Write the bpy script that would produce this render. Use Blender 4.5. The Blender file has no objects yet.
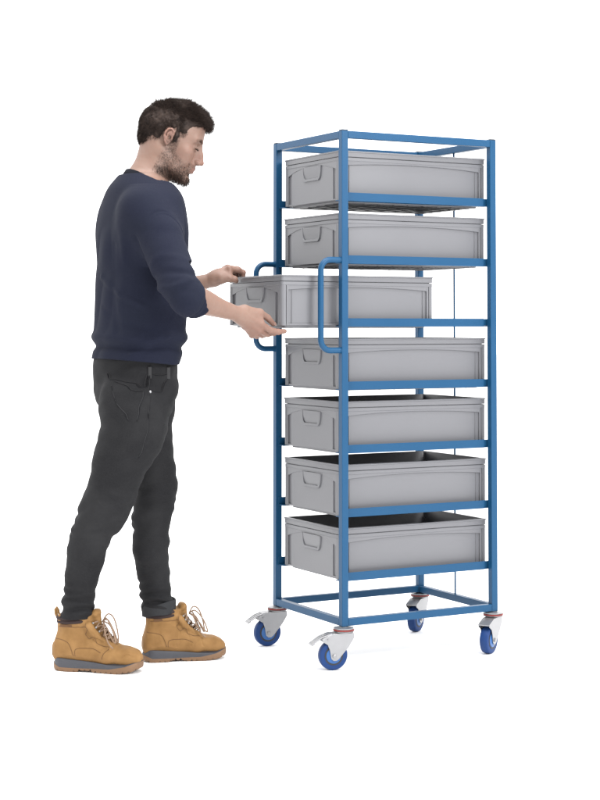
import bpy, bmesh, math, random
import numpy as np
from mathutils import Vector, Matrix
random.seed(7); rng = np.random.default_rng(7)
scene = bpy.context.scene
COL = scene.collection
PI = math.pi

# ------------------------------------------------------------------ tagging
def tag(o, label=None, cat=None, group=None, kind=None):
    if label: o['label'] = label
    if cat: o['category'] = cat
    if group: o['group'] = group
    if kind: o['kind'] = kind
    return o

def link(name, me, mat=None, parent=None, smooth=False, autosmooth=None):
    if mat is not None and not me.materials:
        me.materials.append(mat)
    o = bpy.data.objects.new(name, me)
    COL.objects.link(o)
    if parent: o.parent = parent
    if smooth:
        me.polygons.foreach_set('use_smooth', [True]*len(me.polygons))
        if autosmooth:
            me.set_sharp_from_angle(angle=math.radians(autosmooth))
    me.update()
    return o

def bm_obj(name, bm, mat=None, parent=None, smooth=True, autosmooth=32):
    me = bpy.data.meshes.new(name)
    bmesh.ops.recalc_face_normals(bm, faces=bm.faces[:])
    bm.to_mesh(me); bm.free()
    return link(name, me, mat, parent, smooth, autosmooth)

def empty(name, loc=(0, 0, 0), rz=0.0):
    o = bpy.data.objects.new(name, None); COL.objects.link(o)
    o.location = loc; o.rotation_euler = (0, 0, rz); o.empty_display_size = 0.1
    return o

def dup_tree(o, parent=None):
    c = o.copy(); COL.objects.link(c); c.parent = parent
    for ch in [x for x in o.children]:
        dup_tree(ch, c)
    return c

# ------------------------------------------------------------------ materials
def new_mat(name):
    m = bpy.data.materials.new(name); m.use_nodes = True
    nt = m.node_tree; b = nt.nodes['Principled BSDF']
    return m, nt, b

ALB = 0.735
def mat_basic(name, col, rough=0.5, metal=0.0, spec=0.5, var=0.06, vscale=8.0, bump=0.0, bscale=300.0, coat=0.0, sss=0.0, rvar=0.08, alb=True):
    m, nt, b = new_mat(name)
    b.inputs['Metallic'].default_value = metal
    b.inputs['Specular IOR Level'].default_value = spec
    if coat:
        b.inputs['Coat Weight'].default_value = coat
        b.inputs['Coat Roughness'].default_value = 0.15
    tc = nt.nodes.new('ShaderNodeTexCoord')
    n = nt.nodes.new('ShaderNodeTexNoise'); n.inputs['Scale'].default_value = vscale; n.inputs['Detail'].default_value = 5
    nt.links.new(tc.outputs['Object'], n.inputs['Vector'])
    mx = nt.nodes.new('ShaderNodeMix'); mx.data_type = 'RGBA'
    col = [c*ALB if alb else c for c in col]
    c1 = [max(0, c*(1-var)) for c in col]; c2 = [min(1, c*(1+var)) for c in col]
    mx.inputs['A'].default_value = (*c1, 1); mx.inputs['B'].default_value = (*c2, 1)
    nt.links.new(n.outputs['Fac'], mx.inputs['Factor'])
    nt.links.new(mx.outputs['Result'], b.inputs['Base Color'])
    mr = nt.nodes.new('ShaderNodeMapRange')
    mr.inputs['To Min'].default_value = max(0.02, rough-rvar); mr.inputs['To Max'].default_value = min(1, rough+rvar)
    nt.links.new(n.outputs['Fac'], mr.inputs['Value'])
    nt.links.new(mr.outputs['Result'], b.inputs['Roughness'])
    if bump:
        n2 = nt.nodes.new('ShaderNodeTexNoise'); n2.inputs['Scale'].default_value = bscale; n2.inputs['Detail'].default_value = 3
        nt.links.new(tc.outputs['Object'], n2.inputs['Vector'])
        bp = nt.nodes.new('ShaderNodeBump'); bp.inputs['Strength'].default_value = bump; bp.inputs['Distance'].default_value = 0.001
        nt.links.new(n2.outputs['Fac'], bp.inputs['Height'])
        nt.links.new(bp.outputs['Normal'], b.inputs['Normal'])
    return m

M = {}
M['blue'] = mat_basic('blue_powder_coat', (0.0085, 0.070, 0.163), rough=0.38, spec=0.22, var=0.05, bump=0.25, bscale=500)
M['cap'] = mat_basic('black_cap', (0.03, 0.035, 0.045), rough=0.5)
M['grey'] = mat_basic('grey_polypropylene', (0.176, 0.177, 0.190), rough=0.36, spec=0.4, var=0.035, vscale=3.5, bump=0.15, bscale=500, rvar=0.12)
M['zinc'] = mat_basic('zinc_plate', (0.36, 0.36, 0.37), rough=0.36, metal=0.7, var=0.08, vscale=40)
M['tyre'] = mat_basic('blue_rubber', (0.007, 0.040, 0.160), rough=0.55, spec=0.25, var=0.1, vscale=30)
M['hub'] = mat_basic('blue_hub', (0.010, 0.100, 0.330), rough=0.35)
M['dark'] = mat_basic('dark_rubber', (0.012, 0.014, 0.02), rough=0.6)
M['red'] = mat_basic('red_seal', (0.25, 0.03, 0.025), rough=0.4)

# ------------------------------------------------------------------ mesh helpers
def add_box(bm, x0, x1, y0, y1, z0, z1, bev=0.0, seg=1):
    vs = [bm.verts.new(p) for p in [(x0,y0,z0),(x1,y0,z0),(x1,y1,z0),(x0,y1,z0),(x0,y0,z1),(x1,y0,z1),(x1,y1,z1),(x0,y1,z1)]]
    fs = [bm.faces.new([vs[i] for i in q]) for q in [(3,2,1,0),(4,5,6,7),(0,1,5,4),(1,2,6,5),(2,3,7,6),(3,0,4,7)]]
    if bev:
        es = list({e for f in fs for e in f.edges})
        bmesh.ops.bevel(bm, geom=es, offset=bev, segments=seg, profile=0.5, affect='EDGES')

def tube_frames(pts):
    pts = [Vector(p) for p in pts]; n = len(pts); fr = []
    t0 = (pts[1]-pts[0]).normalized()
    up = Vector((0, 0, 1)) if abs(t0.z) < 0.9 else Vector((0, 1, 0))
    a = t0.cross(up).normalized()
    for i in range(n):
        t = (pts[min(i+1, n-1)]-pts[max(i-1, 0)]).normalized()
        a = (a - t*a.dot(t)).normalized(); b = t.cross(a)
        fr.append((pts[i], a, b))
    return fr

def add_tube(bm, pts, r, seg=16, caps=True, flat=1.0):
    rs = r if hasattr(r, '__len__') else [r]*len(pts)
    rings = []
    for (p, a, b), rr in zip(tube_frames(pts), rs):
        rings.append([bm.verts.new(p + a*(rr*math.cos(2*PI*k/seg)) + b*(rr*flat*math.sin(2*PI*k/seg))) for k in range(seg)])
    for i in range(len(rings)-1):
        for k in range(seg):
            bm.faces.new((rings[i][k], rings[i][(k+1) % seg], rings[i+1][(k+1) % seg], rings[i+1][k]))
    if caps:
        bm.faces.new(rings[0][::-1]); bm.faces.new(rings[-1])

def rrect(hx, hy, r, n=5, cx=0, cy=0):
    out = []
    for sx, sy, a0 in ((1, 1, 0), (-1, 1, 90), (-1, -1, 180), (1, -1, 270)):
        for k in range(n+1):
            a = math.radians(a0 + 90*k/n)
            out.append((cx+sx*(hx-r)+r*math.cos(a), cy+sy*(hy-r)+r*math.sin(a)))
    return out

def add_loft(bm, loops, close=True, cap0=False, cap1=False):
    rings = [[bm.verts.new(p) for p in L] for L in loops]
    n = len(rings[0])
    for i in range(len(rings)-1):
        for k in range(n):
            bm.faces.new((rings[i][k], rings[i][(k+1) % n], rings[i+1][(k+1) % n], rings[i+1][k]))
    if cap0: bm.faces.new(rings[0][::-1])
    if cap1: bm.faces.new(rings[-1])
    return rings

def add_ring(bm, out, inn, z0, z1, bev=0.0012):
    # closed ring: outer wall, top, inner wall, bottom (out/inn = (hx, hy, r))
    def L(h, z, d=0): return [(x, y, z) for x, y in rrect(h[0]-d, h[1]-d, max(h[2]-d, 0.0005))]
    loops = [L(out, z0, bev), L(out, z0+bev), L(out, z1-bev), L(out, z1, bev), L(inn, z1), L(inn, z0), L(out, z0, bev)]
    add_loft(bm, loops)

def add_prism(bm, poly, axis, a0, a1, bev=0.0):
    # poly: list of 2D points; axis 'x' -> (y,z) plane, 'y' -> (x,z) plane, 'z' -> (x,y)
    def P(u, v, a):
        return {'x': (a, u, v), 'y': (u, a, v), 'z': (u, v, a)}[axis]
    v0 = [bm.verts.new(P(u, v, a0)) for u, v in poly]; v1 = [bm.verts.new(P(u, v, a1)) for u, v in poly]
    n = len(poly); fs = [bm.faces.new(v0[::-1]), bm.faces.new(v1)]
    for k in range(n): fs.append(bm.faces.new((v0[k], v0[(k+1) % n], v1[(k+1) % n], v1[k])))
    bmesh.ops.recalc_face_normals(bm, faces=fs)
    if bev:
        es = list({e for f in fs[:2] for e in f.edges})
        bmesh.ops.bevel(bm, geom=es, offset=bev, segments=1, profile=0.5, affect='EDGES')

def add_lathe(bm, prof, axis='y', c=(0, 0, 0), seg=40, closed=False):
    rings = []
    for r, h in prof:
        ring = []
        for k in range(seg):
            a = 2*PI*k/seg; u, v = r*math.cos(a), r*math.sin(a)
            p = {'y': (u, h, v), 'z': (u, v, h), 'x': (h, u, v)}[axis]
            ring.append(bm.verts.new((p[0]+c[0], p[1]+c[1], p[2]+c[2])))
        rings.append(ring)
    m = len(rings)
    for i in range(m if closed else m-1):
        A, B = rings[i], rings[(i+1) % m]
        for k in range(seg):
            bm.faces.new((A[k], A[(k+1) % seg], B[(k+1) % seg], B[k]))
    if not closed:
        bm.faces.new(rings[0][::-1]); bm.faces.new(rings[-1])

# ================================================================== THE RACK
L, W, T = 0.630, 0.4987, 0.0245
ZT, ZB = 1.8016, 0.142
Z7, DZ, RH = 0.3147, 0.2127, 0.0284
rack = empty('mobile_rack', (0, 0, 0))
tag(rack, 'tall blue steel tray rack on four castors holding seven grey boxes', 'rack')

corners = [(0, 0), (0, W-T), (L-T, 0), (L-T, W-T)]
post0 = None
for i, (x, y) in enumerate(corners):
    if post0 is None:
        bm = bmesh.new(); add_box(bm, 0, T, 0, T, ZB, ZT-0.0035, bev=0.0014, seg=1)
        post0 = bm_obj('post', bm, M['blue'], rack)
        bm = bmesh.new()
        add_loft(bm, [[(px, py, z) for px, py in rrect(T/2-d, T/2-d, 0.003, 3, T/2, T/2)] for z, d in ((ZT-0.0035, 0.0002), (ZT-0.001, 0.0002), (ZT, 0.002))], cap0=True, cap1=True)
        bm_obj('end_cap', bm, M['cap'], post0)
    else:
        dup_tree(post0, rack).location = (x, y, 0)
# top and base rails (square tube), butted between the posts
def rail_x(name, y, z0, z1):
    bm = bmesh.new(); add_box(bm, T, L-T, y+0.0006, y+T-0.0006, z0, z1, bev=0.0014, seg=1); return bm_obj(name, bm, M['blue'], rack)
def rail_y(name, x, z0, z1):
    bm = bmesh.new(); add_box(bm, x+0.0006, x+T-0.0006, T, W-T, z0, z1, bev=0.0014, seg=1); return bm_obj(name, bm, M['blue'], rack)
for (nm, z0, z1) in (('top_rail', ZT-0.0045-T, ZT-0.0045), ('base_rail', ZB+0.0005, ZB+T)):
    rail_x(nm, 0, z0, z1); rail_x(nm, W-T, z0, z1); rail_y(nm, 0, z0, z1); rail_y(nm, L-T, z0, z1)
# angle-iron shelf rails with a recessed end stop
def shelf_rail(side, z):
    bm = bmesh.new()
    def bx(x0, x1, y0, y1, a, b):
        if side: y0, y1 = W-y1, W-y0
        add_box(bm, x0, x1, y0, y1, a, b, bev=0.0006)
    bx(0.010, L-T-0.014, T, T+0.003, z-RH, z)
    bx(0.010, L-0.012, T+0.0032, T+0.038, z-RH+0.0002, z-RH+0.0030)
    bx(L-T-0.0158, L-0.012, T+0.0065, T+0.0095, z-RH+0.0031, z-0.001)
    return bm_obj('shelf_rail', bm, M['blue'], rack)
levels = [Z7 + DZ*k for k in range(7)]       # bottom to top
for z in levels:
    shelf_rail(0, z); shelf_rail(1, z)
# back stop rod
bm = bmesh.new(); add_tube(bm, [(L-T/2, W/2, ZB+T), (L-T/2, W/2, ZT-0.0045-T)], 0.0034, 12)
bm_obj('stop_rod', bm, M['blue'], rack)
# two push handles
def handle(y, z0, z1, ext):
    r = 0.0100; R = 0.036; pts = [(0.001, y, z1), (-(ext-R), y, z1)]
    for k in range(1, 9):
        a = PI/2*k/8; pts.append((-(ext-R)-R*math.sin(a), y, z1-R+R*math.cos(a)))
    for k in range(0, 9):
        a = PI/2*k/8; pts.append((-(ext-R)-R*math.cos(a), y, z0+R-R*math.sin(a)))
    pts.append((0.001, y, z0))
    bm = bmesh.new(); add_tube(bm, pts, r, 20, caps=False)
    add_lathe(bm, [(0.0115, -0.0025), (0.0115, -0.0005), (0.0098, 0.0)], 'x', (0, y, z0), 20)
    add_lathe(bm, [(0.0115, -0.0025), (0.0115, -0.0005), (0.0098, 0.0)], 'x', (0, y, z1), 20)
    return bm_obj('push_handle', bm, M['blue'], rack, autosmooth=60)
handle(T/2, 1.058, 1.361, 0.075)
handle(W-T/2, 1.058, 1.361, 0.075)

# ---- castors
def castor(loc, d, brake):
    th = math.atan2(d[1], d[0])
    # fork (two cheeks + crown)
    bm = bmesh.new()
    wc = (0.038, 0.0, 0.049); top = 0.126
    cheek = [(-0.030, top-0.004), (-0.031, top-0.018), (-0.012, 0.078), (0.022, 0.038), (0.030, 0.033), (0.040, 0.033), (0.048, 0.040),
             (0.053, 0.068), (0.060, 0.086), (0.078, 0.097), (0.079, 0.106), (0.060, 0.114), (0.040, top-0.004)]
    for s in (-1, 1):
        a, b = (0.0195, 0.0220) if s > 0 else (-0.0220, -0.0195)
        add_prism(bm, cheek, 'y', a, b, bev=0.0006)
    add_prism(bm, [(-0.030, top-0.0042), (-0.031, top-0.012), (0.040, top-0.012), (0.0605, 0.1085), (0.079, 0.1015), (0.079, 0.1045), (0.060, 0.1135), (0.040, top-0.0042)], 'y', -0.0194, 0.0194)
    add_lathe(bm, [(0.026, top-0.0035), (0.034, top-0.001), (0.0345, top+0.001), (0.030, top+0.002)], 'z', seg=32)
    add_lathe(bm, [(0.029, 0.1335), (0.0335, 0.1345), (0.0335, 0.1375), (0.018, 0.1395), (0.012, 0.1418)], 'z', seg=32)
    cs = bm_obj('castor', bm, M['zinc'], rack, autosmooth=35)
    cs.location = loc; cs.rotation_euler = (0, 0, th)
    bm = bmesh.new(); add_lathe(bm, [(0.030, top+0.0022), (0.0355, top+0.003), (0.0358, top+0.0065), (0.031, top+0.0073)], 'z', seg=36)
    bm_obj('swivel_seal', bm, M['red'], cs)
    # wheel: rubber tyre with rounded tread, dark groove ring, blue hub
    bm = bmesh.new()
    add_lathe(bm, [(0.030, -0.0145), (0.042, -0.0160), (0.0465, -0.0135), (0.0488, -0.007), (0.049, 0), (0.0488, 0.007), (0.0465, 0.0135), (0.042, 0.0160), (0.030, 0.0145)], 'y', wc, 48)
    wh = bm_obj('wheel', bm, M['tyre'], cs, autosmooth=40)
    bm = bmesh.new(); add_lathe(bm, [(0.0255, -0.0152), (0.0315, -0.0156), (0.0315, 0.0156), (0.0255, 0.0152)], 'y', wc, 40)
    bm_obj('rim_ring', bm, M['dark'], wh)
    bm = bmesh.new(); add_lathe(bm, [(0.010, -0.0188), (0.0255, -0.0162), (0.0265, -0.0135), (0.0265, 0.0135), (0.0255, 0.0162), (0.010, 0.0188)], 'y', wc, 40)
    bm_obj('hub', bm, M['hub'], wh)
    for s in (-1, 1):
        bm = bmesh.new(); add_lathe(bm, [(0.0068, s*0.0221), (0.0068, s*0.0262), (0.004, s*0.0275)], 'y', wc, 6)
        bm_obj('axle_bolt', bm, M['zinc'], cs, autosmooth=20)
    if brake:
        bm = bmesh.new()
        for y0, y1 in ((-0.021, -0.012), (-0.004, 0.004), (0.012, 0.021)):
            add_prism(bm, [(0.052, 0.117), (0.080, 0.1085), (0.112, 0.088), (0.113, 0.0905), (0.082, 0.1115), (0.053, 0.1205)], 'y', y0, y1, bev=0.0004)
        add_prism(bm, [(0.104, 0.0915), (0.114, 0.0845), (0.1155, 0.0875), (0.105, 0.0955)], 'y', -0.0215, 0.0215, bev=0.0005)
        add_prism(bm, [(0.046, 0.1165), (0.060, 0.1125), (0.062, 0.1185), (0.046, 0.1225)], 'y', -0.0215, 0.0215, bev=0.0005)
        for y in (-0.0235, 0.0235):
            add_lathe(bm, [(0.0035, y-0.002), (0.0035, y+0.002)], 'y', (0.058, 0, 0.103), 10)
        bm_obj('brake_pedal', bm, M['zinc'], cs, autosmooth=30)
    return cs
castor((T/2, T/2, 0), (-0.969, 0.246), True)
castor((T/2, W-T/2, 0), (-0.985, 0.17), True)
castor((L-T/2, T/2, 0), (-0.86, -0.51), False)
castor((L-T/2, W-T/2, 0), (-0.84, -0.54), False)

# ================================================================== THE BOXES
BL, BW, BH = 0.603, 0.402, 0.1765
def make_box():
    t = empty('storage_box')
    hx, hy = BL/2, BW/2
    bm = bmesh.new()
    z0 = 0.0065
    def Lp(d, z, r): return [(x, y, z) for x, y in rrect(hx-d, hy-d, r, 5)]
    # shell: underside -> plinth -> outer wall -> rim -> inner wall -> inner floor
    loops = [Lp(0.026, 0.0012, 0.012), Lp(0.0225, 0.0, 0.014), Lp(0.0215, 0.0005, 0.014), Lp(0.021, z0, 0.014), Lp(0.0110, z0+0.0002, 0.014), Lp(0.0098, z0+0.0018, 0.014),
             Lp(0.0085, BH-0.004, 0.012), Lp(0.0085, BH-0.0008, 0.012), Lp(0.0090, BH-0.0002, 0.012), Lp(0.0110, BH-0.0002, 0.010), Lp(0.0116, BH-0.0015, 0.010), Lp(0.0130, 0.0125, 0.012), Lp(0.0170, 0.0090, 0.010)]
    add_loft(bm, loops, cap0=True, cap1=True)
    # rim bands
    inn = (hx-0.0100, hy-0.0100, 0.010)
    add_ring(bm, (hx, hy, 0.010), (hx-0.0102, hy-0.0102, 0.009), BH-0.0055, BH, 0.0014)
    add_ring(bm, (hx-0.0018, hy-0.0018, 0.010), inn, BH-0.0205, BH-0.0048, 0.0010)
    add_ring(bm, (hx-0.0022, hy-0.0022, 0.010), inn, BH-0.0345, BH-0.0222, 0.0012)
    # arched lower band on the long and the short sides (its lower edge rises towards the middle)
    def arch(half, ztop, zend, zmid, n=22):
        pts = [(-half, ztop), (-half, zend-0.004)]
        for k in range(n+1):
            u = -1+2*k/n
            pts.append((u*half, zmid-(zmid-zend)*abs(u)**2.2))
        pts += [(half, zend-0.004), (half, ztop)]
        q = [pts[0]] + pts[2:-2] + [pts[-1]]
        return q[::-1]
    for s in (-1, 1):
        a, b = sorted((s*(hy-0.0095), s*(hy-0.0036)))
        add_prism(bm, arch(hx-0.028, BH-0.0330, BH-0.050, BH-0.0395), 'y', a, b, bev=0.0007)
        a, b = sorted((s*(hx-0.0095), s*(hx-0.0036)))
        add_prism(bm, arch(hy-0.028, BH-0.0330, BH-0.062, BH-0.0375), 'x', a, b, bev=0.0007)
    # corner columns, each with a groove: two uprights per side
    for sx in (-1, 1):
        for sy in (-1, 1):
            for (u0, u1, dep) in ((0.0095, 0.0195, 0.0024), (0.0215, 0.0290, 0.0030)):
                a, b = sorted((sx*(hx-u0), sx*(hx-u1))); c, d = sorted((sy*(hy-dep), sy*(hy-0.0105)))
                add_box(bm, a, b, c, d, z0+0.001, BH-0.0335, bev=0.0009)
                a, b = sorted((sy*(hy-u0), sy*(hy-u1))); c, d = sorted((sx*(hx-dep), sx*(hx-0.0105)))
                add_box(bm, c, d, a, b, z0+0.001, BH-0.0335, bev=0.0009)
            # rounded corner post
            cx, cy = sx*(hx-0.0125), sy*(hy-0.0125)
            add_lathe(bm, [(0.0088, z0+0.001), (0.0098, z0+0.002), (0.0100, BH-0.034)], 'z', (cx, cy, 0), 28)
    # second slim rib pair on the long sides
    for sy in (-1, 1):
        for sx in (-1, 1):
            c, d = sorted((sy*(hy-0.0066), sy*(hy-0.0105)))
            a, b = sorted((sx*(hx-0.0420), sx*(hx-0.0440)))
            add_box(bm, a, b, c, d, z0+0.002, BH-0.045, bev=0.0006)
    for sx in (-1, 1):      # slightly raised middle panel of the short ends, leaving a channel at each side
        c, d = sorted((sx*(hx-0.0052), sx*(hx-0.0105)))
        add_box(bm, c, d, -(hy-0.052), hy-0.052, z0+0.004, BH-0.0335, bev=0.0010)
    # foot line and base lattice
    add_ring(bm, (hx-0.0050, hy-0.0050, 0.012), (hx-0.0100, hy-0.0100, 0.010), z0+0.0022, z0+0.0075, 0.0010)
    for k in range(9):
        x = -0.24+0.06*k; add_box(bm, x-0.0012, x+0.0012, -0.165, 0.165, -0.0012, 0.0018)
    for k in range(6):
        y = -0.15+0.06*k; add_box(bm, -0.262, 0.262, y-0.0012, y+0.0012, -0.0009, 0.0016)
    bm_obj('body', bm, M['grey'], t, autosmooth=28)
    # moulded hand grips on the two short ends: a raised U frame around a scooped pocket
    for s in (-1, 1):
        bm = bmesh.new()
        o = [(-0.068, 0.137), (-0.066, 0.112), (-0.060, 0.094), (-0.050, 0.086), (0.050, 0.086), (0.060, 0.094), (0.066, 0.112), (0.068, 0.137)]
        i = [(-0.058, 0.137), (-0.056, 0.114), (-0.052, 0.101), (-0.045, 0.095), (0.045, 0.095), (0.052, 0.101), (0.056, 0.114), (0.058, 0.137)]
        f = s*(hx-0.0008); bk = s*(hx-0.0095)
        def P(q, xx): return [(xx, u, v) for u, v in q]
        rg = []
        for q, xx in ((o, bk), (o, f-s*0.0012)): rg.append([bm.verts.new(p) for p in P(q, xx)])
        o2 = [(u*0.985, v+0.001 if 1 < k < 6 else v) for k, (u, v) in enumerate(o)]
        i2 = [(u*1.02, v-0.001 if 1 < k < 6 else v) for k, (u, v) in enumerate(i)]
        for q, xx in ((o2, f), (i2, f), (i, f-s*0.0012), (i, bk)): rg.append([bm.verts.new(p) for p in P(q, xx)])
        for r in range(len(rg)-1):
            for k in range(len(o)-1):
                bm.faces.new((rg[r][k], rg[r][k+1], rg[r+1][k+1], rg[r+1][k]))
        # sloping scoop that shades towards the top
        sc = [[bm.verts.new((s*(hx-0.0015-0.0036*(1-w)), u, v)) for u in (-0.0565, -0.03, 0, 0.03, 0.0565)] for v, w in ((0.0955, 0.0), (0.108, 0.35), (0.122, 0.8), (0.1375, 1.0))]
        for r in range(3):
            for k in range(4): bm.faces.new((sc[r][k], sc[r][k+1], sc[r+1][k+1], sc[r+1][k]))
        bm_obj('hand_grip', bm, M['grey'], t, autosmooth=40)
    return t
proto = make_box()
labels = ['grey plastic box on the lowest shelf just above the open base frame',
          'grey plastic box on the second shelf from the bottom',
          'grey plastic box on the third shelf from the bottom',
          'closest grey box below the one being pulled out',
          'grey plastic box pulled halfway out and held in both hands of the man',
          'grey plastic box right above the one being pulled out',
          'grey plastic box on the topmost shelf under the open top frame']
for k, z in enumerate(levels):
    o = proto if k == 0 else dup_tree(proto)
    jx = (0.0, 0.001, -0.001, 0.0005, 0.0, -0.001, 0.001)[k]
    x = 0.0165 + BL/2 + jx
    if k == 4: x = -0.2045 + BL/2
    o.location = (x, W/2, z-RH-0.0036)
    tag(o, labels[k], 'storage box', 'grey stacking boxes on the rack shelves')
# ================================================================== SDF MODELLING KIT
f32 = np.float32
def nrm(v): v = np.asarray(v, float); return v/np.linalg.norm(v)
class Vol:
    def __init__(s, lo, hi, h):
        s.lo = np.array(lo, float); s.h = h
        s.n = np.ceil((np.array(hi)-s.lo)/h).astype(int)+1
        s.d = np.full(s.n, 0.06, f32)
        s.ax = [(s.lo[i]+h*np.arange(s.n[i])).astype(f32) for i in range(3)]
    def sl(s, lo, hi):
        a = np.clip(np.floor((np.array(lo)-s.lo)/s.h).astype(int), 0, s.n-1)
        b = np.clip(np.ceil((np.array(hi)-s.lo)/s.h).astype(int)+1, 1, s.n)
        return tuple(slice(int(x), int(y)) for x, y in zip(a, b))
    def P(s, q):
        return np.stack(np.meshgrid(s.ax[0][q[0]], s.ax[1][q[1]], s.ax[2][q[2]], indexing='ij'), -1)
    def add(s, prim, k=0.01):
        fn, lo, hi = prim; m = 0.025+k
        q = s.sl(np.array(lo)-m, np.array(hi)+m); p = s.P(q)
        if p.size == 0: return s
        a = s.d[q]; b = fn(p).astype(f32)
        if k > 0:
            hh = np.maximum(k-np.abs(a-b), 0)/k; s.d[q] = np.minimum(a, b)-hh*hh*k*0.25
        else: s.d[q] = np.minimum(a, b)
        return s
    def sub(s, prim, k=0.005):
        fn, lo, hi = prim; m = 0.02+k
        q = s.sl(np.array(lo)-m, np.array(hi)+m); p = s.P(q)
        if p.size == 0: return s
        a = s.d[q]; b = -fn(p).astype(f32)
        hh = np.maximum(k-np.abs(a-b), 0)/k; s.d[q] = np.maximum(a, b)+hh*hh*k*0.25
        return s
    def cut(s, pt, n, k=0.004):       # keep the half space where (p-pt).n < 0
        q = tuple(slice(0, int(x)) for x in s.n); p = s.P(q)
        b = ((p-np.array(pt, f32))@np.array(nrm(n), f32))
        a = s.d; hh = np.maximum(k-np.abs(a-b), 0)/k; s.d = (np.maximum(a, b)+hh*hh*k*0.25).astype(f32)
        return s
    def disp(s, fn):
        near = np.abs(s.d) < 0.03
        idx = np.argwhere(near)
        p = s.lo+idx*s.h
        s.d[near] -= fn(p).astype(f32)
        return s
    def mesh(s, smooth=2):
        return surface_nets(s.d, s.lo, s.h, smooth)

def surface_nets(d, lo, h, smooth=2):
    ins = d < 0
    c = np.zeros(tuple(x-1 for x in d.shape), np.uint8)
    for i in (0, 1):
        for j in (0, 1):
            for k in (0, 1):
                c += ins[i:d.shape[0]-1+i, j:d.shape[1]-1+j, k:d.shape[2]-1+k]
    act = (c > 0) & (c < 8)
    cells = np.argwhere(act); N = len(cells)
    idx = np.full(act.shape, -1, np.int32); idx[act] = np.arange(N)
    acc = np.zeros((N, 3)); cnt = np.zeros(N)
    corner = [(i, j, k) for i in (0, 1) for j in (0, 1) for k in (0, 1)]
    val = {o: d[cells[:, 0]+o[0], cells[:, 1]+o[1], cells[:, 2]+o[2]].astype(float) for o in corner}
    for a in corner:
        for ax in range(3):
            if a[ax] == 0:
                b = list(a); b[ax] = 1; b = tuple(b)
                va, vb = val[a], val[b]; m = (va < 0) != (vb < 0)
                t = np.where(m, va/np.where(m, va-vb, 1), 0)
                p = np.tile(np.array(a, float), (N, 1)); p[:, ax] += t
                acc[m] += p[m]; cnt[m] += 1
    V = lo+(cells+acc/np.maximum(cnt, 1)[:, None])*h
    Q = []
    for ax in range(3):
        u, v = (ax+1) % 3, (ax+2) % 3
        sa = [slice(None)]*3; sb = [slice(None)]*3
        sa[ax] = slice(0, -1); sb[ax] = slice(1, None)
        A = ins[tuple(sa)]; B = ins[tuple(sb)]
        e = np.argwhere(A != B)
        ok = (e[:, u] > 0) & (e[:, v] > 0) & (e[:, u] < d.shape[u]-1) & (e[:, v] < d.shape[v]-1)
        e = e[ok]; fl = A[e[:, 0], e[:, 1], e[:, 2]]
        def g(du, dv):
            t = e.copy(); t[:, u] -= du; t[:, v] -= dv
            return idx[t[:, 0], t[:, 1], t[:, 2]]
        q = np.stack([g(1, 1), g(0, 1), g(0, 0), g(1, 0)], 1)
        q[~fl] = q[~fl][:, ::-1]
        Q.append(q)
    Q = np.concatenate(Q); Q = Q[(Q >= 0).all(1)]
    ed = np.concatenate([Q[:, [0, 1]], Q[:, [1, 2]], Q[:, [2, 3]], Q[:, [3, 0]]])
    ed = np.unique(np.sort(ed, 1), axis=0)
    def lap(X):
        s = np.zeros_like(X); n = np.zeros(len(X))
        for a, b in ((0, 1), (1, 0)):
            for k in range(3): s[:, k] += np.bincount(ed[:, a], X[ed[:, b], k], len(X))
            n += np.bincount(ed[:, a], minlength=len(X))
        return s/np.maximum(n, 1)[:, None]-X
    for _ in range(smooth):
        V = V+0.5*lap(V); V = V-0.52*lap(V)
    return V, Q, lap

def np_mesh(name, V, F, mat, parent, smooth=True):
    me = bpy.data.meshes.new(name); F = np.asarray(F)
    me.vertices.add(len(V)); me.vertices.foreach_set('co', np.asarray(V, f32).ravel())
    k = F.shape[1]
    me.loops.add(F.size); me.loops.foreach_set('vertex_index', F.ravel().astype(np.int32))
    me.polygons.add(len(F)); me.polygons.foreach_set('loop_start', np.arange(0, F.size, k, dtype=np.int32))
    me.polygons.foreach_set('loop_total', np.full(len(F), k, np.int32))
    me.update(calc_edges=True); me.validate()
    return link(name, me, mat, parent, smooth)

def fattr(o, name, vals):
    a = o.data.attributes.new(name, 'FLOAT', 'POINT'); a.data.foreach_set('value', np.asarray(vals, f32))

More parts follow.
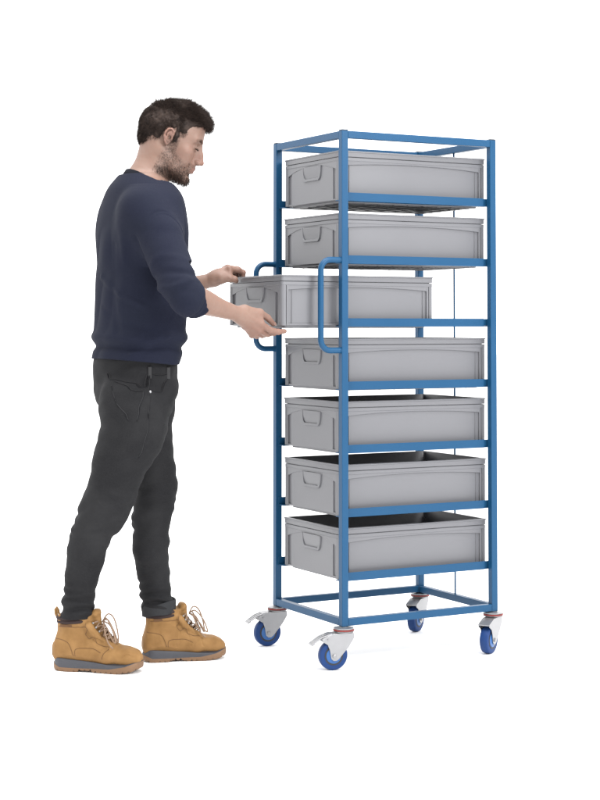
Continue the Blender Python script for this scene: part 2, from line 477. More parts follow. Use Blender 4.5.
# primitives: (function, lower corner, upper corner)
def ell(c, r, R=None):
    c = np.array(c, f32); r = np.array(r, f32); R = np.eye(3, dtype=f32) if R is None else np.array(R, f32)
    def fn(p):
        q = (p-c)@R                       # columns of R are the axes
        k0 = np.linalg.norm(q/r, axis=-1); k1 = np.linalg.norm(q/(r*r), axis=-1)
        return k0*(k0-1)/np.maximum(k1, 1e-6)
    m = float(max(r)); return fn, c-m, c+m
def cap(a, b, ra, rb):
    a = np.array(a, f32); b = np.array(b, f32)
    def fn(p):
        pa = p-a; ba = b-a; t = np.clip(pa@ba/max(float(ba@ba), 1e-9), 0, 1)
        return np.linalg.norm(pa-t[..., None]*ba, axis=-1)-(ra+(rb-ra)*t)
    m = max(ra, rb); return fn, np.minimum(a, b)-m, np.maximum(a, b)+m
def chain(vol, pts, rs, k=0.01):
    # one tapered tube through all points, blended as a whole with what is there already
    pts = np.array(pts, float); rs = np.array(rs, float)
    q = vol.sl((pts-rs[:, None]).min(0)-0.02-k, (pts+rs[:, None]).max(0)+0.02+k)
    t = Vol.__new__(Vol); t.h = vol.h; t.ax = [vol.ax[i][q[i]] for i in range(3)]; t.lo = np.array([a[0] for a in t.ax], float)
    t.n = np.array([len(a) for a in t.ax]); t.d = np.full(t.n, 0.06, f32)
    for i in range(len(pts)-1): t.add(cap(pts[i], pts[i+1], rs[i], rs[i+1]), 0)
    A_ = vol.d[q]; hh = np.maximum(k-np.abs(A_-t.d), 0)/max(k, 1e-6); vol.d[q] = np.minimum(A_, t.d)-hh*hh*k*0.25
def smooth_path(nodes, m=6):
    # nodes: rows of (x, y, z, r, ...) -> Catmull-Rom resampled rows
    N = np.array(nodes, float); out = []
    for i in range(len(N)-1):
        p0, p1, p2, p3 = N[max(i-1, 0)], N[i], N[i+1], N[min(i+2, len(N)-1)]
        for j in range(m):
            t = j/m
            out.append(0.5*((2*p1)+(-p0+p2)*t+(2*p0-5*p1+4*p2-p3)*t*t+(-p0+3*p1-3*p2+p3)*t**3))
    out.append(N[-1]); return np.array(out)
def slices(nodes, power=2.2):
    # nodes: (z, cx, cy, a, b[, yaw]) horizontal super-ellipse slices
    N = np.array(nodes, float); N = N[np.argsort(N[:, 0])]
    fine = smooth_path(N, 8); z = fine[:, 0]
    def fn(p):
        zz = p[..., 2]; g = [np.interp(zz, z, fine[:, i]) for i in range(1, 5)]
        cx, cy, a, b = g
        yw = np.interp(zz, z, fine[:, 5]) if N.shape[1] > 5 else 0*zz
        u = (p[..., 0]-cx)*np.cos(yw)+(p[..., 1]-cy)*np.sin(yw); v = -(p[..., 0]-cx)*np.sin(yw)+(p[..., 1]-cy)*np.cos(yw)
        k = ((np.abs(u)/a)**power+(np.abs(v)/b)**power)**(1/power)
        d = (k-1)*np.minimum(a, b)
        return np.maximum(d, np.maximum(z[0]-zz, zz-z[-1]))
    cxs, cys, m = fine[:, 1], fine[:, 2], np.maximum(fine[:, 3], fine[:, 4])
    return fn, (min(cxs-m), min(cys-m), z[0]), (max(cxs+m), max(cys+m), z[-1])
def wob(p, sc, seed, n=10):
    r = np.random.default_rng(seed); out = np.zeros(len(p))
    for _ in range(n):
        d = r.normal(size=3); d /= np.linalg.norm(d); f = sc*(0.6+0.9*r.random())
        out += np.sin(p@d*f+r.random()*6.28)
    return out/np.sqrt(n)
def ridge(p, pts, w, amp):
    # crease or fold running along a polyline
    best = np.full(len(p), 9.0)
    for a, b in zip(pts[:-1], pts[1:]):
        a = np.array(a); b = np.array(b); ba = b-a
        t = np.clip((p-a)@ba/(ba@ba), 0, 1); best = np.minimum(best, np.linalg.norm(p-a-t[:, None]*ba, axis=1))
    return amp*np.exp(-(best/w)**2)

def strands(name, mat, parent, P0, D, length, r0, segs=3, curl=0.15, grav=(0, 0, -0.3), seed=1, bend=None):
    # many tapered three-sided hairs in one mesh
    r = np.random.default_rng(seed); n = len(P0)
    D = D/np.linalg.norm(D, axis=1)[:, None]
    side = np.cross(D, r.normal(size=(n, 3))); side /= np.linalg.norm(side, axis=1)[:, None]
    s2 = np.cross(D, side)
    rings = []
    c1 = r.normal(size=(n, 1))*curl; c2 = r.normal(size=(n, 1))*curl
    for j in range(segs+1):
        t = j/segs
        cen = P0+(D*t+side*c1*t*t+s2*c2*t*t+np.array(grav)*t*t+(0 if bend is None else bend*t*t))*length[:, None]
        rad = r0*(1-0.85*t**1.5)
        for q in range(3):
            a = 2*PI*q/3; rings.append(cen+side*math.cos(a)*rad+s2*math.sin(a)*rad)
    V = np.stack(rings, 1).reshape(-1, 3); m = 3*(segs+1)
    F = []
    for j in range(segs):
        for q in range(3):
            F.append([j*3+q, j*3+(q+1) % 3, (j+1)*3+(q+1) % 3, (j+1)*3+q])
    F = np.array(F); F = (F[None]+(np.arange(n)*m)[:, None, None]).reshape(-1, 4)
    return np_mesh(name, V, F, mat, parent)

# ================================================================== THE MAN
man = empty('person', (-0.56, 0.37, 0.0)); MO = np.array([-0.56, 0.37, 0.0])
tag(man, 'bearded man in navy sweater, black jeans and tan boots pulling out a grey box', 'person')
def off(V): return V-MO

# ---- head frame
HS = 1.045
Hyaw, Hpit = math.radians(-24), math.radians(-22)
fw = np.array([math.cos(Hyaw)*math.cos(Hpit), math.sin(Hyaw)*math.cos(Hpit), math.sin(Hpit)])
lf = np.array([-math.sin(Hyaw), math.cos(Hyaw), 0.0])
upv = np.cross(fw, lf)
HO = np.array([-0.502, 0.281, 1.763])
HR = np.stack([fw, lf, upv], 1)
def H(x, y, z): return HO+HS*(HR@np.array([x, y, z], float))
def hl(p): return ((p-HO)@HR)/HS
def hell(c, r, tilt=0, roll=0): 
    R = HR
    if tilt or roll:
        ct, st = math.cos(tilt), math.sin(tilt); A = np.array([[ct, 0, st], [0, 1, 0], [-st, 0, ct]])
        cr, sr = math.cos(roll), math.sin(roll); B = np.array([[1, 0, 0], [0, cr, -sr], [0, sr, cr]])
        R = HR@A@B
    return ell(H(*c), np.array(r)*HS, R)
def hcap(a, b, ra, rb): return cap(H(*a), H(*b), ra*HS, rb*HS)

def build_head(v, fine=True):
    v.add(hell((-0.014, 0, 0.036), (0.097, 0.0745, 0.088)), 0.01)
    v.add(hell((0.028, 0, 0.016), (0.058, 0.0640, 0.074)), 0.03)
    v.add(hell((0.040, 0, -0.050), (0.048, 0.0500, 0.056)), 0.03)
    for s in (-1, 1):
        v.add(hcap((-0.012, s*0.054, -0.050), (0.040, s*0.040, -0.083), 0.016, 0.014), 0.03)
        v.add(hcap((0.040, s*0.040, -0.083), (0.078, s*0.013, -0.099), 0.014, 0.013), 0.02)
        v.add(hell((0.055, s*0.044, -0.020), (0.024, 0.020, 0.017)), 0.025)
        v.add(hell((0.052, s*0.034, -0.045), (0.030, 0.022, 0.030)), 0.02)
        v.add(hcap((0.083, s*0.012, 0.027), (0.074, s*0.046, 0.026), 0.011, 0.009), 0.018)
        v.sub(hell((0.098, s*0.033, 0.006), (0.020, 0.017, 0.012)), 0.016)
        v.add(hell((0.0745, s*0.031, 0.003), (0.0135, 0.0140, 0.0130)), 0.006)
        v.add(hcap((0.088, s*0.022, 0.0065), (0.081, s*0.045, 0.0045), 0.0028, 0.0022), 0.003)
        v.sub(hcap((0.091, s*0.020, -0.0020), (0.081, s*0.044, -0.0018), 0.0010, 0.0010), 0.002)
    v.add(hell((0.084, 0, -0.100), (0.019, 0.021, 0.017)), 0.014)
    v.add(hell((0.066, 0, 0.058), (0.022, 0.045, 0.034)), 0.03)
    # nose
    v.add(hell((0.088, 0, -0.022), (0.024, 0.0155, 0.034)), 0.012)
    v.add(hcap((0.088, 0, 0.026), (0.106, 0, -0.010), 0.0080, 0.0080), 0.012)
    v.add(hcap((0.106, 0, -0.010), (0.1180, 0, -0.0320), 0.0082, 0.0092), 0.008)
    for s in (-1, 1):
        v.add(hell((0.1075, s*0.0125, -0.0360), (0.0115, 0.0072, 0.0080)), 0.006)
        v.sub(hell((0.1130, s*0.0070, -0.0440), (0.0065, 0.0035, 0.0045)), 0.003)
    # muzzle and lips
    v.add(hell((0.083, 0, -0.062), (0.021, 0.028, 0.020)), 0.016)
    for s in (-1, 1):
        v.add(hcap((0.1035, s*0.001, -0.0595), (0.0915, s*0.024, -0.0635), 0.0038, 0.0020), 0.006)
        v.add(hcap((0.1010, s*0.001, -0.0715), (0.0905, s*0.022, -0.0665), 0.0046, 0.0020), 0.006)
        v.sub(hcap((0.1085, 0, -0.0652), (0.0925, s*0.025, -0.0655), 0.0012, 0.0010), 0.002)
    v.sub(hell((0.106, 0, -0.083), (0.010, 0.020, 0.005)), 0.008)
    # ears
    for s in (-1, 1):
        def E(x, z, o): return (-0.004+0.84*x, s*(0.0725+o*0.9), -0.001+0.84*z)
        v.add(hell(E(-0.004, 0.002, 0.004), (0.0140, 0.0045, 0.0240), tilt=-0.18), 0.005)
        hx = [E(0.010, 0.012, 0.004), E(0.008, 0.026, 0.008), E(-0.003, 0.0335, 0.011), E(-0.015, 0.029, 0.0135), E(-0.0215, 0.015, 0.0145), E(-0.020, -0.002, 0.0125), E(-0.012, -0.018, 0.009), E(-0.003, -0.028, 0.0055), E(0.004, -0.023, 0.003)]
        for a, b in zip(hx[:-1], hx[1:]): v.add(hcap(a, b, 0.0030, 0.0030), 0.0025)
        an = [E(-0.004, 0.024, 0.009), E(-0.0115, 0.010, 0.0115), E(-0.010, -0.006, 0.010), E(-0.002, -0.014, 0.008)]
        for a, b in zip(an[:-1], an[1:]): v.add(hcap(a, b, 0.0024, 0.0024), 0.003)
        v.add(hell(E(0.0085, -0.002, 0.0075), (0.0035, 0.0035, 0.0060)), 0.004)
        v.sub(hell(E(0.000, -0.001, 0.0095), (0.0056, 0.0065, 0.0085)), 0.003)

# ---- joints
NB = np.array([-0.600, 0.290, 1.610])           # base of the neck
NT = H(-0.030, 0, -0.030)
shR, elR, wrR = np.array([-0.652, 0.152, 1.505]), np.array([-0.604, -0.050, 1.232]), np.array([-0.372, 0.036, 1.179])
shL, elL, wrL = np.array([-0.588, 0.485, 1.500]), np.array([-0.500, 0.530, 1.235]), np.array([-0.290, 0.398, 1.300])

def build_neck(v, g=0.0):
    N = smooth_path([(*NB, 0.066+g), (*(NB*0.5+NT*0.5+np.array([0.006, 0, -0.004])), 0.0605+g), (*NT, 0.062+g)], 4)
    chain(v, N[:, :3], N[:, 3], 0.012)
    if g == 0:
        v.add(cap(H(-0.045, -0.045, -0.02), NB+np.array([0.045, -0.035, 0.0]), 0.018, 0.014), 0.03)
        v.add(cap(H(0.045, 0, -0.075), NB+np.array([0.052, -0.004, 0.015]), 0.026, 0.020), 0.03)

def hand(v, wr, knk, fingers, rad, thumb, trad, el=None, thick=0.0125):
    k = 0.007
    for (K, f, r) in zip(knk, fingers, rad):
        v.add(cap(wr+(K-wr)*0.04, wr*0.5+K*0.5, 0.0165, thick), 0.016)
        v.add(cap(wr*0.5+K*0.5, K, thick, r*1.16), 0.010)
        pts = [K]+f
        rr = [r*1.10, r*1.04, r*0.95, r*0.80]
        for i in range(len(pts)-1):
            v.add(cap(pts[i], pts[i+1], rr[i], rr[i+1]), 0.0035)
            v.add(ell(pts[i], [rr[i]*1.08]*3), 0.003)
    v.add(cap(wr, thumb[0], 0.018, 0.0150), 0.012)
    v.add(ell(wr*0.55+thumb[0]*0.25+knk[1]*0.20, [0.023]*3), 0.02)
    v.add(cap(thumb[0], thumb[1], 0.0155, trad*1.15), 0.012)
    v.add(cap(thumb[0], (knk[0]+thumb[1])/2, 0.012, 0.008), 0.016)
    v.add(cap(thumb[1], thumb[2], trad*1.1, trad), 0.006)
    v.add(cap(thumb[2], thumb[3], trad, trad*0.78), 0.004)
A = np.array
RK = [A([-0.283, 0.040, 1.146]), A([-0.285, 0.052, 1.127]), A([-0.288, 0.068, 1.116]), A([-0.296, 0.082, 1.109])]
RF = [[A([-0.245, 0.048, 1.1255]), A([-0.212, 0.054, 1.1205]), A([-0.187, 0.058, 1.1225])],
      [A([-0.246, 0.074, 1.1140]), A([-0.212, 0.086, 1.1170]), A([-0.188, 0.092, 1.1215])],
      [A([-0.252, 0.094, 1.1095]), A([-0.223, 0.108, 1.1120]), A([-0.200, 0.115, 1.1205])],
      [A([-0.266, 0.106, 1.1060]), A([-0.243, 0.120, 1.1110]), A([-0.228, 0.127, 1.1170])]]
RT = [A([-0.345, 0.040, 1.190]), A([-0.285, 0.048, 1.184]), A([-0.246, 0.066, 1.166]), A([-0.219, 0.080, 1.147])]
LK = [A([-0.240, 0.368, 1.338]), A([-0.236, 0.390, 1.342]), A([-0.237, 0.411, 1.338]), A([-0.242, 0.430, 1.330])]
LF = [[A([-0.205, 0.371, 1.336]), A([-0.184, 0.373, 1.326]), A([-0.183, 0.374, 1.305])],
      [A([-0.200, 0.393, 1.338]), A([-0.180, 0.394, 1.328]), A([-0.181, 0.395, 1.304])],
      [A([-0.200, 0.414, 1.335]), A([-0.182, 0.415, 1.325]), A([-0.183, 0.416, 1.303])],
      [A([-0.206, 0.433, 1.335]), A([-0.189, 0.434, 1.320]), A([-0.189, 0.435, 1.303])]]
LT = [A([-0.270, 0.374, 1.305]), A([-0.244, 0.358, 1.304]), A([-0.226, 0.356, 1.302]), A([-0.2150, 0.364, 1.296])]

# leg centre lines: (x, y, z, radius) measured down each leg
LEGR = [(-0.657, 0.235, 0.8818, 0.1111), (-0.6478, 0.235, 0.8132, 0.1095), (-0.6615, 0.25, 0.7606, 0.1022), (-0.6799, 0.26, 0.7086, 0.0924), (-0.6932, 0.28, 0.6425, 0.0851), (-0.7044, 0.31, 0.5753, 0.0829), (-0.7151, 0.325, 0.5352, 0.0809), (-0.734, 0.34, 0.5021, 0.0699), (-0.746, 0.36, 0.4582, 0.0659), (-0.7538, 0.38, 0.4007, 0.0652), (-0.7593, 0.4, 0.333, 0.0578), (-0.7628, 0.42, 0.2648, 0.0522), (-0.7642, 0.43, 0.2142, 0.0553), (-0.7643, 0.435, 0.164, 0.0548)]
LEGL = [(-0.535, 0.4, 0.8889, 0.0966), (-0.5321, 0.41, 0.8005, 0.0883), (-0.5241, 0.415, 0.7458, 0.0867), (-0.5088, 0.42, 0.6907, 0.0783), (-0.4934, 0.425, 0.6219, 0.0767), (-0.4912, 0.425, 0.5574, 0.0716), (-0.5002, 0.425, 0.4969, 0.0664), (-0.5036, 0.425, 0.4464, 0.0629), (-0.5061, 0.425, 0.379, 0.062), (-0.4971, 0.43, 0.3103, 0.0561), (-0.4807, 0.435, 0.2408, 0.052), (-0.4746, 0.438, 0.2061, 0.0529), (-0.4717, 0.44, 0.1549, 0.0512)]
TORSO = [(1.6429, -0.605, 0.3, 0.065, 0.09), (1.603, -0.5989, 0.3, 0.1, 0.15), (1.5596, -0.5953, 0.3, 0.118, 0.185), (1.4927, -0.5964, 0.3, 0.13, 0.2), (1.426, -0.5953, 0.3, 0.135, 0.2), (1.3259, -0.5976, 0.3, 0.1349, 0.1831), (1.226, -0.5976, 0.3, 0.1372, 0.1793), (1.1263, -0.6033, 0.3, 0.1389, 0.178), (1.06, -0.6093, 0.3, 0.1361, 0.1762), (1.0137, -0.618, 0.3, 0.1303, 0.1731)]
PELV = [(1.033, -0.6084, 0.325, 0.1288, 0.168), (0.9765, -0.609, 0.325, 0.1283, 0.172), (0.9266, -0.6059, 0.325, 0.1293, 0.172), (0.8868, -0.6068, 0.325, 0.118, 0.168), (0.8535, -0.6012, 0.325, 0.104, 0.15)]

def build_body():
    v = Vol((-0.98, -0.20, 0.03), (-0.12, 0.66, 1.96), 0.0030)
    build_head(v); build_neck(v)
    T2 = [(z, x, y, a-(0.022 if z > 1.2 else 0.045), b-(0.024 if z > 1.2 else 0.050)) for z, x, y, a, b in TORSO]
    v.add(slices(T2+[(z, x, y, a-0.035, b-0.040) for z, x, y, a, b in PELV]), 0.02)
    for sh, el, wr in ((shR, elR, wrR), (shL, elL, wrL)):
        v.add(ell(sh, (0.055, 0.055, 0.06)), 0.03)
        chain(v, [sh, sh*0.5+el*0.5, el], [0.052, 0.048, 0.037], 0.02)
        N = smooth_path([(*el, 0.039), (*(el*0.72+wr*0.28+A([0, 0, 0.004])), 0.0425), (*(el*0.35+wr*0.65), 0.0315), (*wr, 0.0235)], 4)
        chain(v, N[:, :3], N[:, 3], 0.012)
    hand(v, wrR, RK, RF, [0.0098, 0.0100, 0.0094, 0.0084], RT, 0.0112)
    hand(v, wrL, LK, LF, [0.0098, 0.0102, 0.0097, 0.0086], LT, 0.0112)
    for leg in (LEGR, LEGL):
        N = smooth_path(leg, 3); N = N[N[:, 2] > 0.10]
        chain(v, N[:, :3], N[:, 3]-0.022, 0.02)
        e = N[-1, :3]; ya = math.radians(-40 if leg is LEGR else -14); f = A([math.cos(ya), math.sin(ya), 0])
        an = A([-0.765, 0.443, 0.095]) if leg is LEGR else A([-0.450, 0.441, 0.095])
        v.add(cap(e, an, 0.030, 0.027), 0.02); v.add(cap(an-A([0, 0, 0.03]), an-A([0, 0, 0.045])+f*0.12, 0.022, 0.016), 0.01)
    return v
v = build_body()
V, Q, lap = v.mesh(2)
del v
m, nt, b = new_mat('skin')
tc = nt.nodes.new('ShaderNodeTexCoord')
def attr(nt, n):
    a = nt.nodes.new('ShaderNodeAttribute'); a.attribute_name = n; return a.outputs['Fac']
def mixc(nt, fac, c1, c2):
    x = nt.nodes.new('ShaderNodeMix'); x.data_type = 'RGBA'
    for sock, c in (('A', c1), ('B', c2)):
        if isinstance(c, tuple): x.inputs[sock].default_value = (*[q*ALB for q in c], 1)
        else: nt.links.new(c, x.inputs[sock])
    if isinstance(fac, float): x.inputs['Factor'].default_value = fac
    else: nt.links.new(fac, x.inputs['Factor'])
    return x.outputs['Result']
def noise(nt, scale, detail=4, vec=None):
    n = nt.nodes.new('ShaderNodeTexNoise'); n.inputs['Scale'].default_value = scale; n.inputs['Detail'].default_value = detail
    nt.links.new(vec if vec else nt.nodes['Texture Coordinate'].outputs['Object'], n.inputs['Vector']); return n.outputs['Fac']
def mrange(nt, v, a, b2, c=0.0, d=1.0):
    r = nt.nodes.new('ShaderNodeMapRange'); nt.links.new(v, r.inputs['Value'])
    r.inputs['From Min'].default_value = a; r.inputs['From Max'].default_value = b2; r.inputs['To Min'].default_value = c; r.inputs['To Max'].default_value = d
    return r.outputs['Result']
def mul(nt, a, b2):
    x = nt.nodes.new('ShaderNodeMath'); x.operation = 'MULTIPLY'
    for i, q in enumerate((a, b2)):
        if isinstance(q, float): x.inputs[i].default_value = q
        else: nt.links.new(q, x.inputs[i])
    return x.outputs[0]
def bump(nt, b, h, strength, dist, prev=None):
    bp = nt.nodes.new('ShaderNodeBump'); bp.inputs['Strength'].default_value = strength; bp.inputs['Distance'].default_value = dist
    nt.links.new(h, bp.inputs['Height'])
    if prev: nt.links.new(prev, bp.inputs['Normal'])
    nt.links.new(bp.outputs['Normal'], b.inputs['Normal']); return bp.outputs['Normal']
SK = (0.325, 0.185, 0.130); 
col = mixc(nt, mrange(nt, noise(nt, 14), 0.35, 0.65), (0.225, 0.137, 0.103), (0.255, 0.160, 0.123))
col = mixc(nt, mrange(nt, noise(nt, 120), 0.4, 0.7, 0, 0.35), col, (0.235, 0.115, 0.085))
col = mixc(nt, mul(nt, attr(nt, 'red'), 0.6), col, (0.25, 0.095, 0.072))
col = mixc(nt, mul(nt, attr(nt, 'lip'), 0.45), col, (0.19, 0.080, 0.065))
col = mixc(nt, mul(nt, attr(nt, 'beard'), mrange(nt, noise(nt, 260, 2), 0.35, 0.65, 0.15, 0.70)), col, (0.075, 0.045, 0.034))
nt.links.new(col, b.inputs['Base Color'])
b.inputs['Roughness'].default_value = 0.52; b.inputs['Specular IOR Level'].default_value = 0.35
b.inputs['Subsurface Weight'].default_value = 0.12; b.inputs['Subsurface Radius'].default_value = (0.012, 0.005, 0.003); b.inputs['Subsurface Scale'].default_value = 0.5
bump(nt, b, noise(nt, 700, 2), 0.25, 0.0006)
M['skin'] = m
body = np_mesh('body', off(V), Q, M['skin'], man)
q = hl(V)
def sstep(x, a, b2): t = np.clip((x-a)/(b2-a), 0, 1); return t*t*(3-2*t)
x, y, z = q[:, 0], np.abs(q[:, 1]), q[:, 2]
headm = sstep(z, -0.16, -0.12)*(x > -0.14)*(np.linalg.norm(q, axis=1) < 0.17)
def beardmask(x, y, z):
    up = -0.028-0.030*sstep(x, 0.015, 0.075)            # upper limit drops over the cheek
    side = np.where(x < 0.030, 0.010, up)
    lim = np.where(x < 0.030, 0.010-0.5*np.clip(x-0.012, 0, 1), up)
    mm = (1-sstep(z, lim-0.012, lim+0.010))*sstep(x, -0.022+0.4*np.clip(-0.03-z, 0, 1)*0, 0.004)
    mous = sstep(x, 0.075, 0.088)*(1-sstep(z, -0.050, -0.044))*(z > -0.062)
    mm = np.maximum(mm, mous)
    mm = mm*sstep(z, -0.125, -0.108)
    return mm
lipm = sstep(x, 0.090, 0.097)*(np.abs(z+0.0655) < 0.0115)*(y < 0.021)
bm_ = beardmask(x, y, z)*headm*(1-lipm)
fattr(body, 'beard', bm_); fattr(body, 'lip', lipm*headm)
ear = ((np.abs(x+0.008) < 0.026) & (y > 0.076) & (np.abs(z) < 0.04)).astype(float)
hands = np.zeros(len(V))
for c in (RK[1], LK[1], RF[0][1], LF[0][1], RT[3]): hands = np.maximum(hands, np.exp(-(np.linalg.norm(V-c, axis=1)/0.05)**2))
nosem = np.exp(-(np.linalg.norm(q-A([0.115, 0, -0.03]), axis=1)/0.03)**2)+0.5*np.exp(-(np.linalg.norm(np.stack([x, y, z], 1)-A([0.06, 0.05, -0.02]), axis=1)/0.03)**2)
fattr(body, 'red', np.clip(headm*(0.5*ear+0.5*nosem)+0.35*hands, 0, 1))

# ---- hair
HC = A([-0.014, 0, 0.036])
def hair_floor(x):
    return np.interp(x, [-0.12, -0.085, -0.05, -0.034, -0.026, 0.006, 0.010, 0.022, 0.030, 0.042, 0.056, 0.072, 0.090, 0.12],
                        [-0.052, -0.062, -0.056, -0.020, 0.034, 0.040, -0.004, -0.010, 0.012, 0.030, 0.046, 0.072, 0.082, 0.085])
v = Vol(HO-0.20, HO+0.20, 0.0030)
v.add(hell((-0.014, 0, 0.036), (0.1015, 0.0800, 0.0925)), 0.0)
v.add(hell((-0.046, 0, -0.010), (0.056, 0.058, 0.052)), 0.02)
v.add(hell((0.020, 0, 0.074), (0.064, 0.056, 0.054)), 0.03)
v.add(hell((0.061, 0, 0.092), (0.020, 0.040, 0.018), tilt=0.35), 0.03)
v.add(hell((0.014, 0, 0.004), (0.013, 0.0750, 0.030)), 0.01)
qq = tuple(slice(0, int(n_)) for n_ in v.n); pp = v.P(qq); lq = hl(pp.reshape(-1, 3)).reshape(pp.shape)
fl_ = hair_floor(lq[..., 0]); jag = 0.0025*np.sin(lq[..., 0]*420)+0.0015*np.sin(lq[..., 1]*510)
hh = (fl_+jag-lq[..., 2])*0.8*HS
v.d = np.maximum(v.d, hh.astype(f32))
inner = ell(H(-0.014, 0, 0.036), A([0.090, 0.066, 0.082])*HS, HR)[0](pp)
v.disp(lambda p: 0.0016*wob(p, 190, 5)+0.0010*wob(p, 420, 6)+0.0035*wob(p*A([1, 1.6, 1]), 75, 7)*sstep(hl(p)[:, 2], 0.06, 0.09))
V2, Q2, _ = v.mesh(1)
m, nt, b = new_mat('hair')
tc = nt.nodes.new('ShaderNodeTexCoord')
c = mixc(nt, mrange(nt, noise(nt, 60), 0.3, 0.7), (0.021, 0.0145, 0.0125), (0.048, 0.033, 0.027))
nt.links.new(c, b.inputs['Base Color']); b.inputs['Roughness'].default_value = 0.6; b.inputs['Specular IOR Level'].default_value = 0.10
M['hair'] = m
hair = np_mesh('hair', off(V2), Q2, M['hair'], man)
# strands on the hair surface
def tri_sample(V, Q, w, n, seed):
    r = np.random.default_rng(seed)
    c = V[Q].mean(1); ww = w(c); nn = np.cross(V[Q[:, 2]]-V[Q[:, 0]], V[Q[:, 3]]-V[Q[:, 1]]); ar = np.linalg.norm(nn, axis=1)
    pr_ = ww*ar; pr_ = pr_/pr_.sum(); i = r.choice(len(Q), n, p=pr_)
    u = r.random((n, 1)); s = r.random((n, 1))
    P = (V[Q[i, 0]]*(1-u)+V[Q[i, 1]]*u)*(1-s)+(V[Q[i, 3]]*(1-u)+V[Q[i, 2]]*u)*s
    N = nn[i]/np.maximum(ar[i], 1e-12)[:, None]
    return P, N
P, N = tri_sample(V2, Q2, lambda c: (np.linalg.norm((c-H(*HC)), axis=1) > 0).astype(float)*(((hl(c)-HC)/A([0.09, 0.066, 0.082]))**2).sum(1).clip(0, 1), 30000, 3)
lp = hl(P); rr = np.random.default_rng(11)
flow = np.where((lp[:, 2] > 0.075)[:, None], A([1.0, 0.0, 0.10]), A([-0.35, 0.0, -0.9]))
frontm = sstep(lp[:, 0], 0.03, 0.09)[:, None]*(lp[:, 2] > 0.07)[:, None]
flow = flow+frontm*A([0.3, 0, 0.25])
flow = flow+0.45*np.stack([wob(P, 95, 61), wob(P, 95, 62), wob(P, 95, 63)], 1)
flow = flow@HR.T
D = N*(np.where(lp[:, 2:3] > 0.075, 0.40, 0.18)+0.22*rr.random((len(P), 1)))+flow*0.70+rr.normal(size=P.shape)*0.27
Ln = np.where(lp[:, 2] > 0.075, 0.011+0.018*rr.random(len(P))**1.5, 0.007+0.004*rr.random(len(P)))*HS
strands('hair_strand', M['hair'], hair, off(P-N*0.002), D, Ln, 0.00065, 3, curl=0.25, grav=(0, 0, -0.12), seed=4)
# front quiff tufts
P, N = tri_sample(V2, Q2, lambda c: sstep(hl(c)[:, 0], 0.055, 0.090)*(hl(c)[:, 2] > 0.078), 1300, 8)
D = (A([0.85, 0, 0.12])@HR.T)[None]+N*0.35+rr.normal(size=P.shape)*0.30
strands('hair_tuft', M['hair'], hair, off(P), D, 0.006+0.020*rr.random(len(P))**3, 0.0009, 4, curl=0.4, grav=(0, 0, -0.35), seed=9)
# beard and brows
M['beard'] = mat_basic('beard_hair', (0.050, 0.031, 0.024), rough=0.6, spec=0.2, var=0.3, vscale=90)
lV = hl(V)
P, N = tri_sample(V, Q, lambda c: np.where(np.linalg.norm(c-HO, axis=1) < 0.20, beardmask(hl(c)[:, 0], np.abs(hl(c)[:, 1]), hl(c)[:, 2])*(1-(sstep(hl(c)[:, 0], 0.088, 0.094)*(np.abs(hl(c)[:, 2]+0.0655) < 0.010)))*(0.35+1.2*sstep(-hl(c)[:, 2], 0.07, 0.10)), 0), 3300, 21)
D = N*0.55+(A([0.25, 0, -0.8])@HR.T)[None]+rr.normal(size=P.shape)*0.28
strands('beard', M['beard'], body, off(P-N*0.0008), D, (0.0035+0.004*rr.random(len(P))+0.004*sstep(-hl(P)[:, 2], 0.085, 0.10))*HS, 0.00042, 2, curl=0.3, seed=22)
for s in (-1, 1):
    tt = rr.random(240); P = np.array([H(0.0935-0.017*t*t-0.002, s*(0.014+0.036*t), 0.0265+0.005*math.sin(PI*min(1, t*1.1))+rr.normal()*0.0022) for t in tt])
    D = (A([0.1, s*0.9, 0.15])@HR.T)[None]+fw*0.35+rr.normal(size=P.shape)*0.2
    strands('eyebrow', M['hair'], body, off(P), D, 0.008+0.003*rr.random(len(P)), 0.0004, 2, curl=0.2, seed=31+s)
    tt = rr.random(110); P = np.array([H(0.0895-0.007*t*t, s*(0.022+0.021*t), 0.0002) for t in tt])
    D = (A([0.9, s*0.25, -0.15])@HR.T)[None]+rr.normal(size=P.shape)*0.12
    strands('eyelash', M['hair'], body, off(P), D, 0.0065+0.002*rr.random(len(P)), 0.0004, 2, curl=0.3, grav=(0, 0, 0.2), seed=41+s)
# finger nails
M['nail'] = mat_basic('nail', (0.32, 0.20, 0.165), rough=0.3)
def nail(tip, prev, outward, r):
    d = nrm(tip-prev); o = nrm(outward-d*(outward@d)); c = tip+o*r*0.62
    s = np.cross(d, o); bm = bmesh.new(); rows = []
    for i in range(5):
        u = -0.6+1.4*i/4; row = []
        for j in range(5):
            a = (-1+2*j/4)*0.85
            row.append(bm.verts.new(tuple(c-MO+d*u*r*0.95+o*(r*0.30*math.cos(a))+s*(r*0.72*math.sin(a)*(1-0.10*abs(u))))))
        rows.append(row)
    for i in range(4):
        for j in range(4): bm.faces.new((rows[i][j], rows[i][j+1], rows[i+1][j+1], rows[i+1][j]))
    bm_obj('finger_nail', bm, M['nail'], body)
nail(RT[3], RT[2], A([-0.5, -0.7, 0.5]), 0.0100)

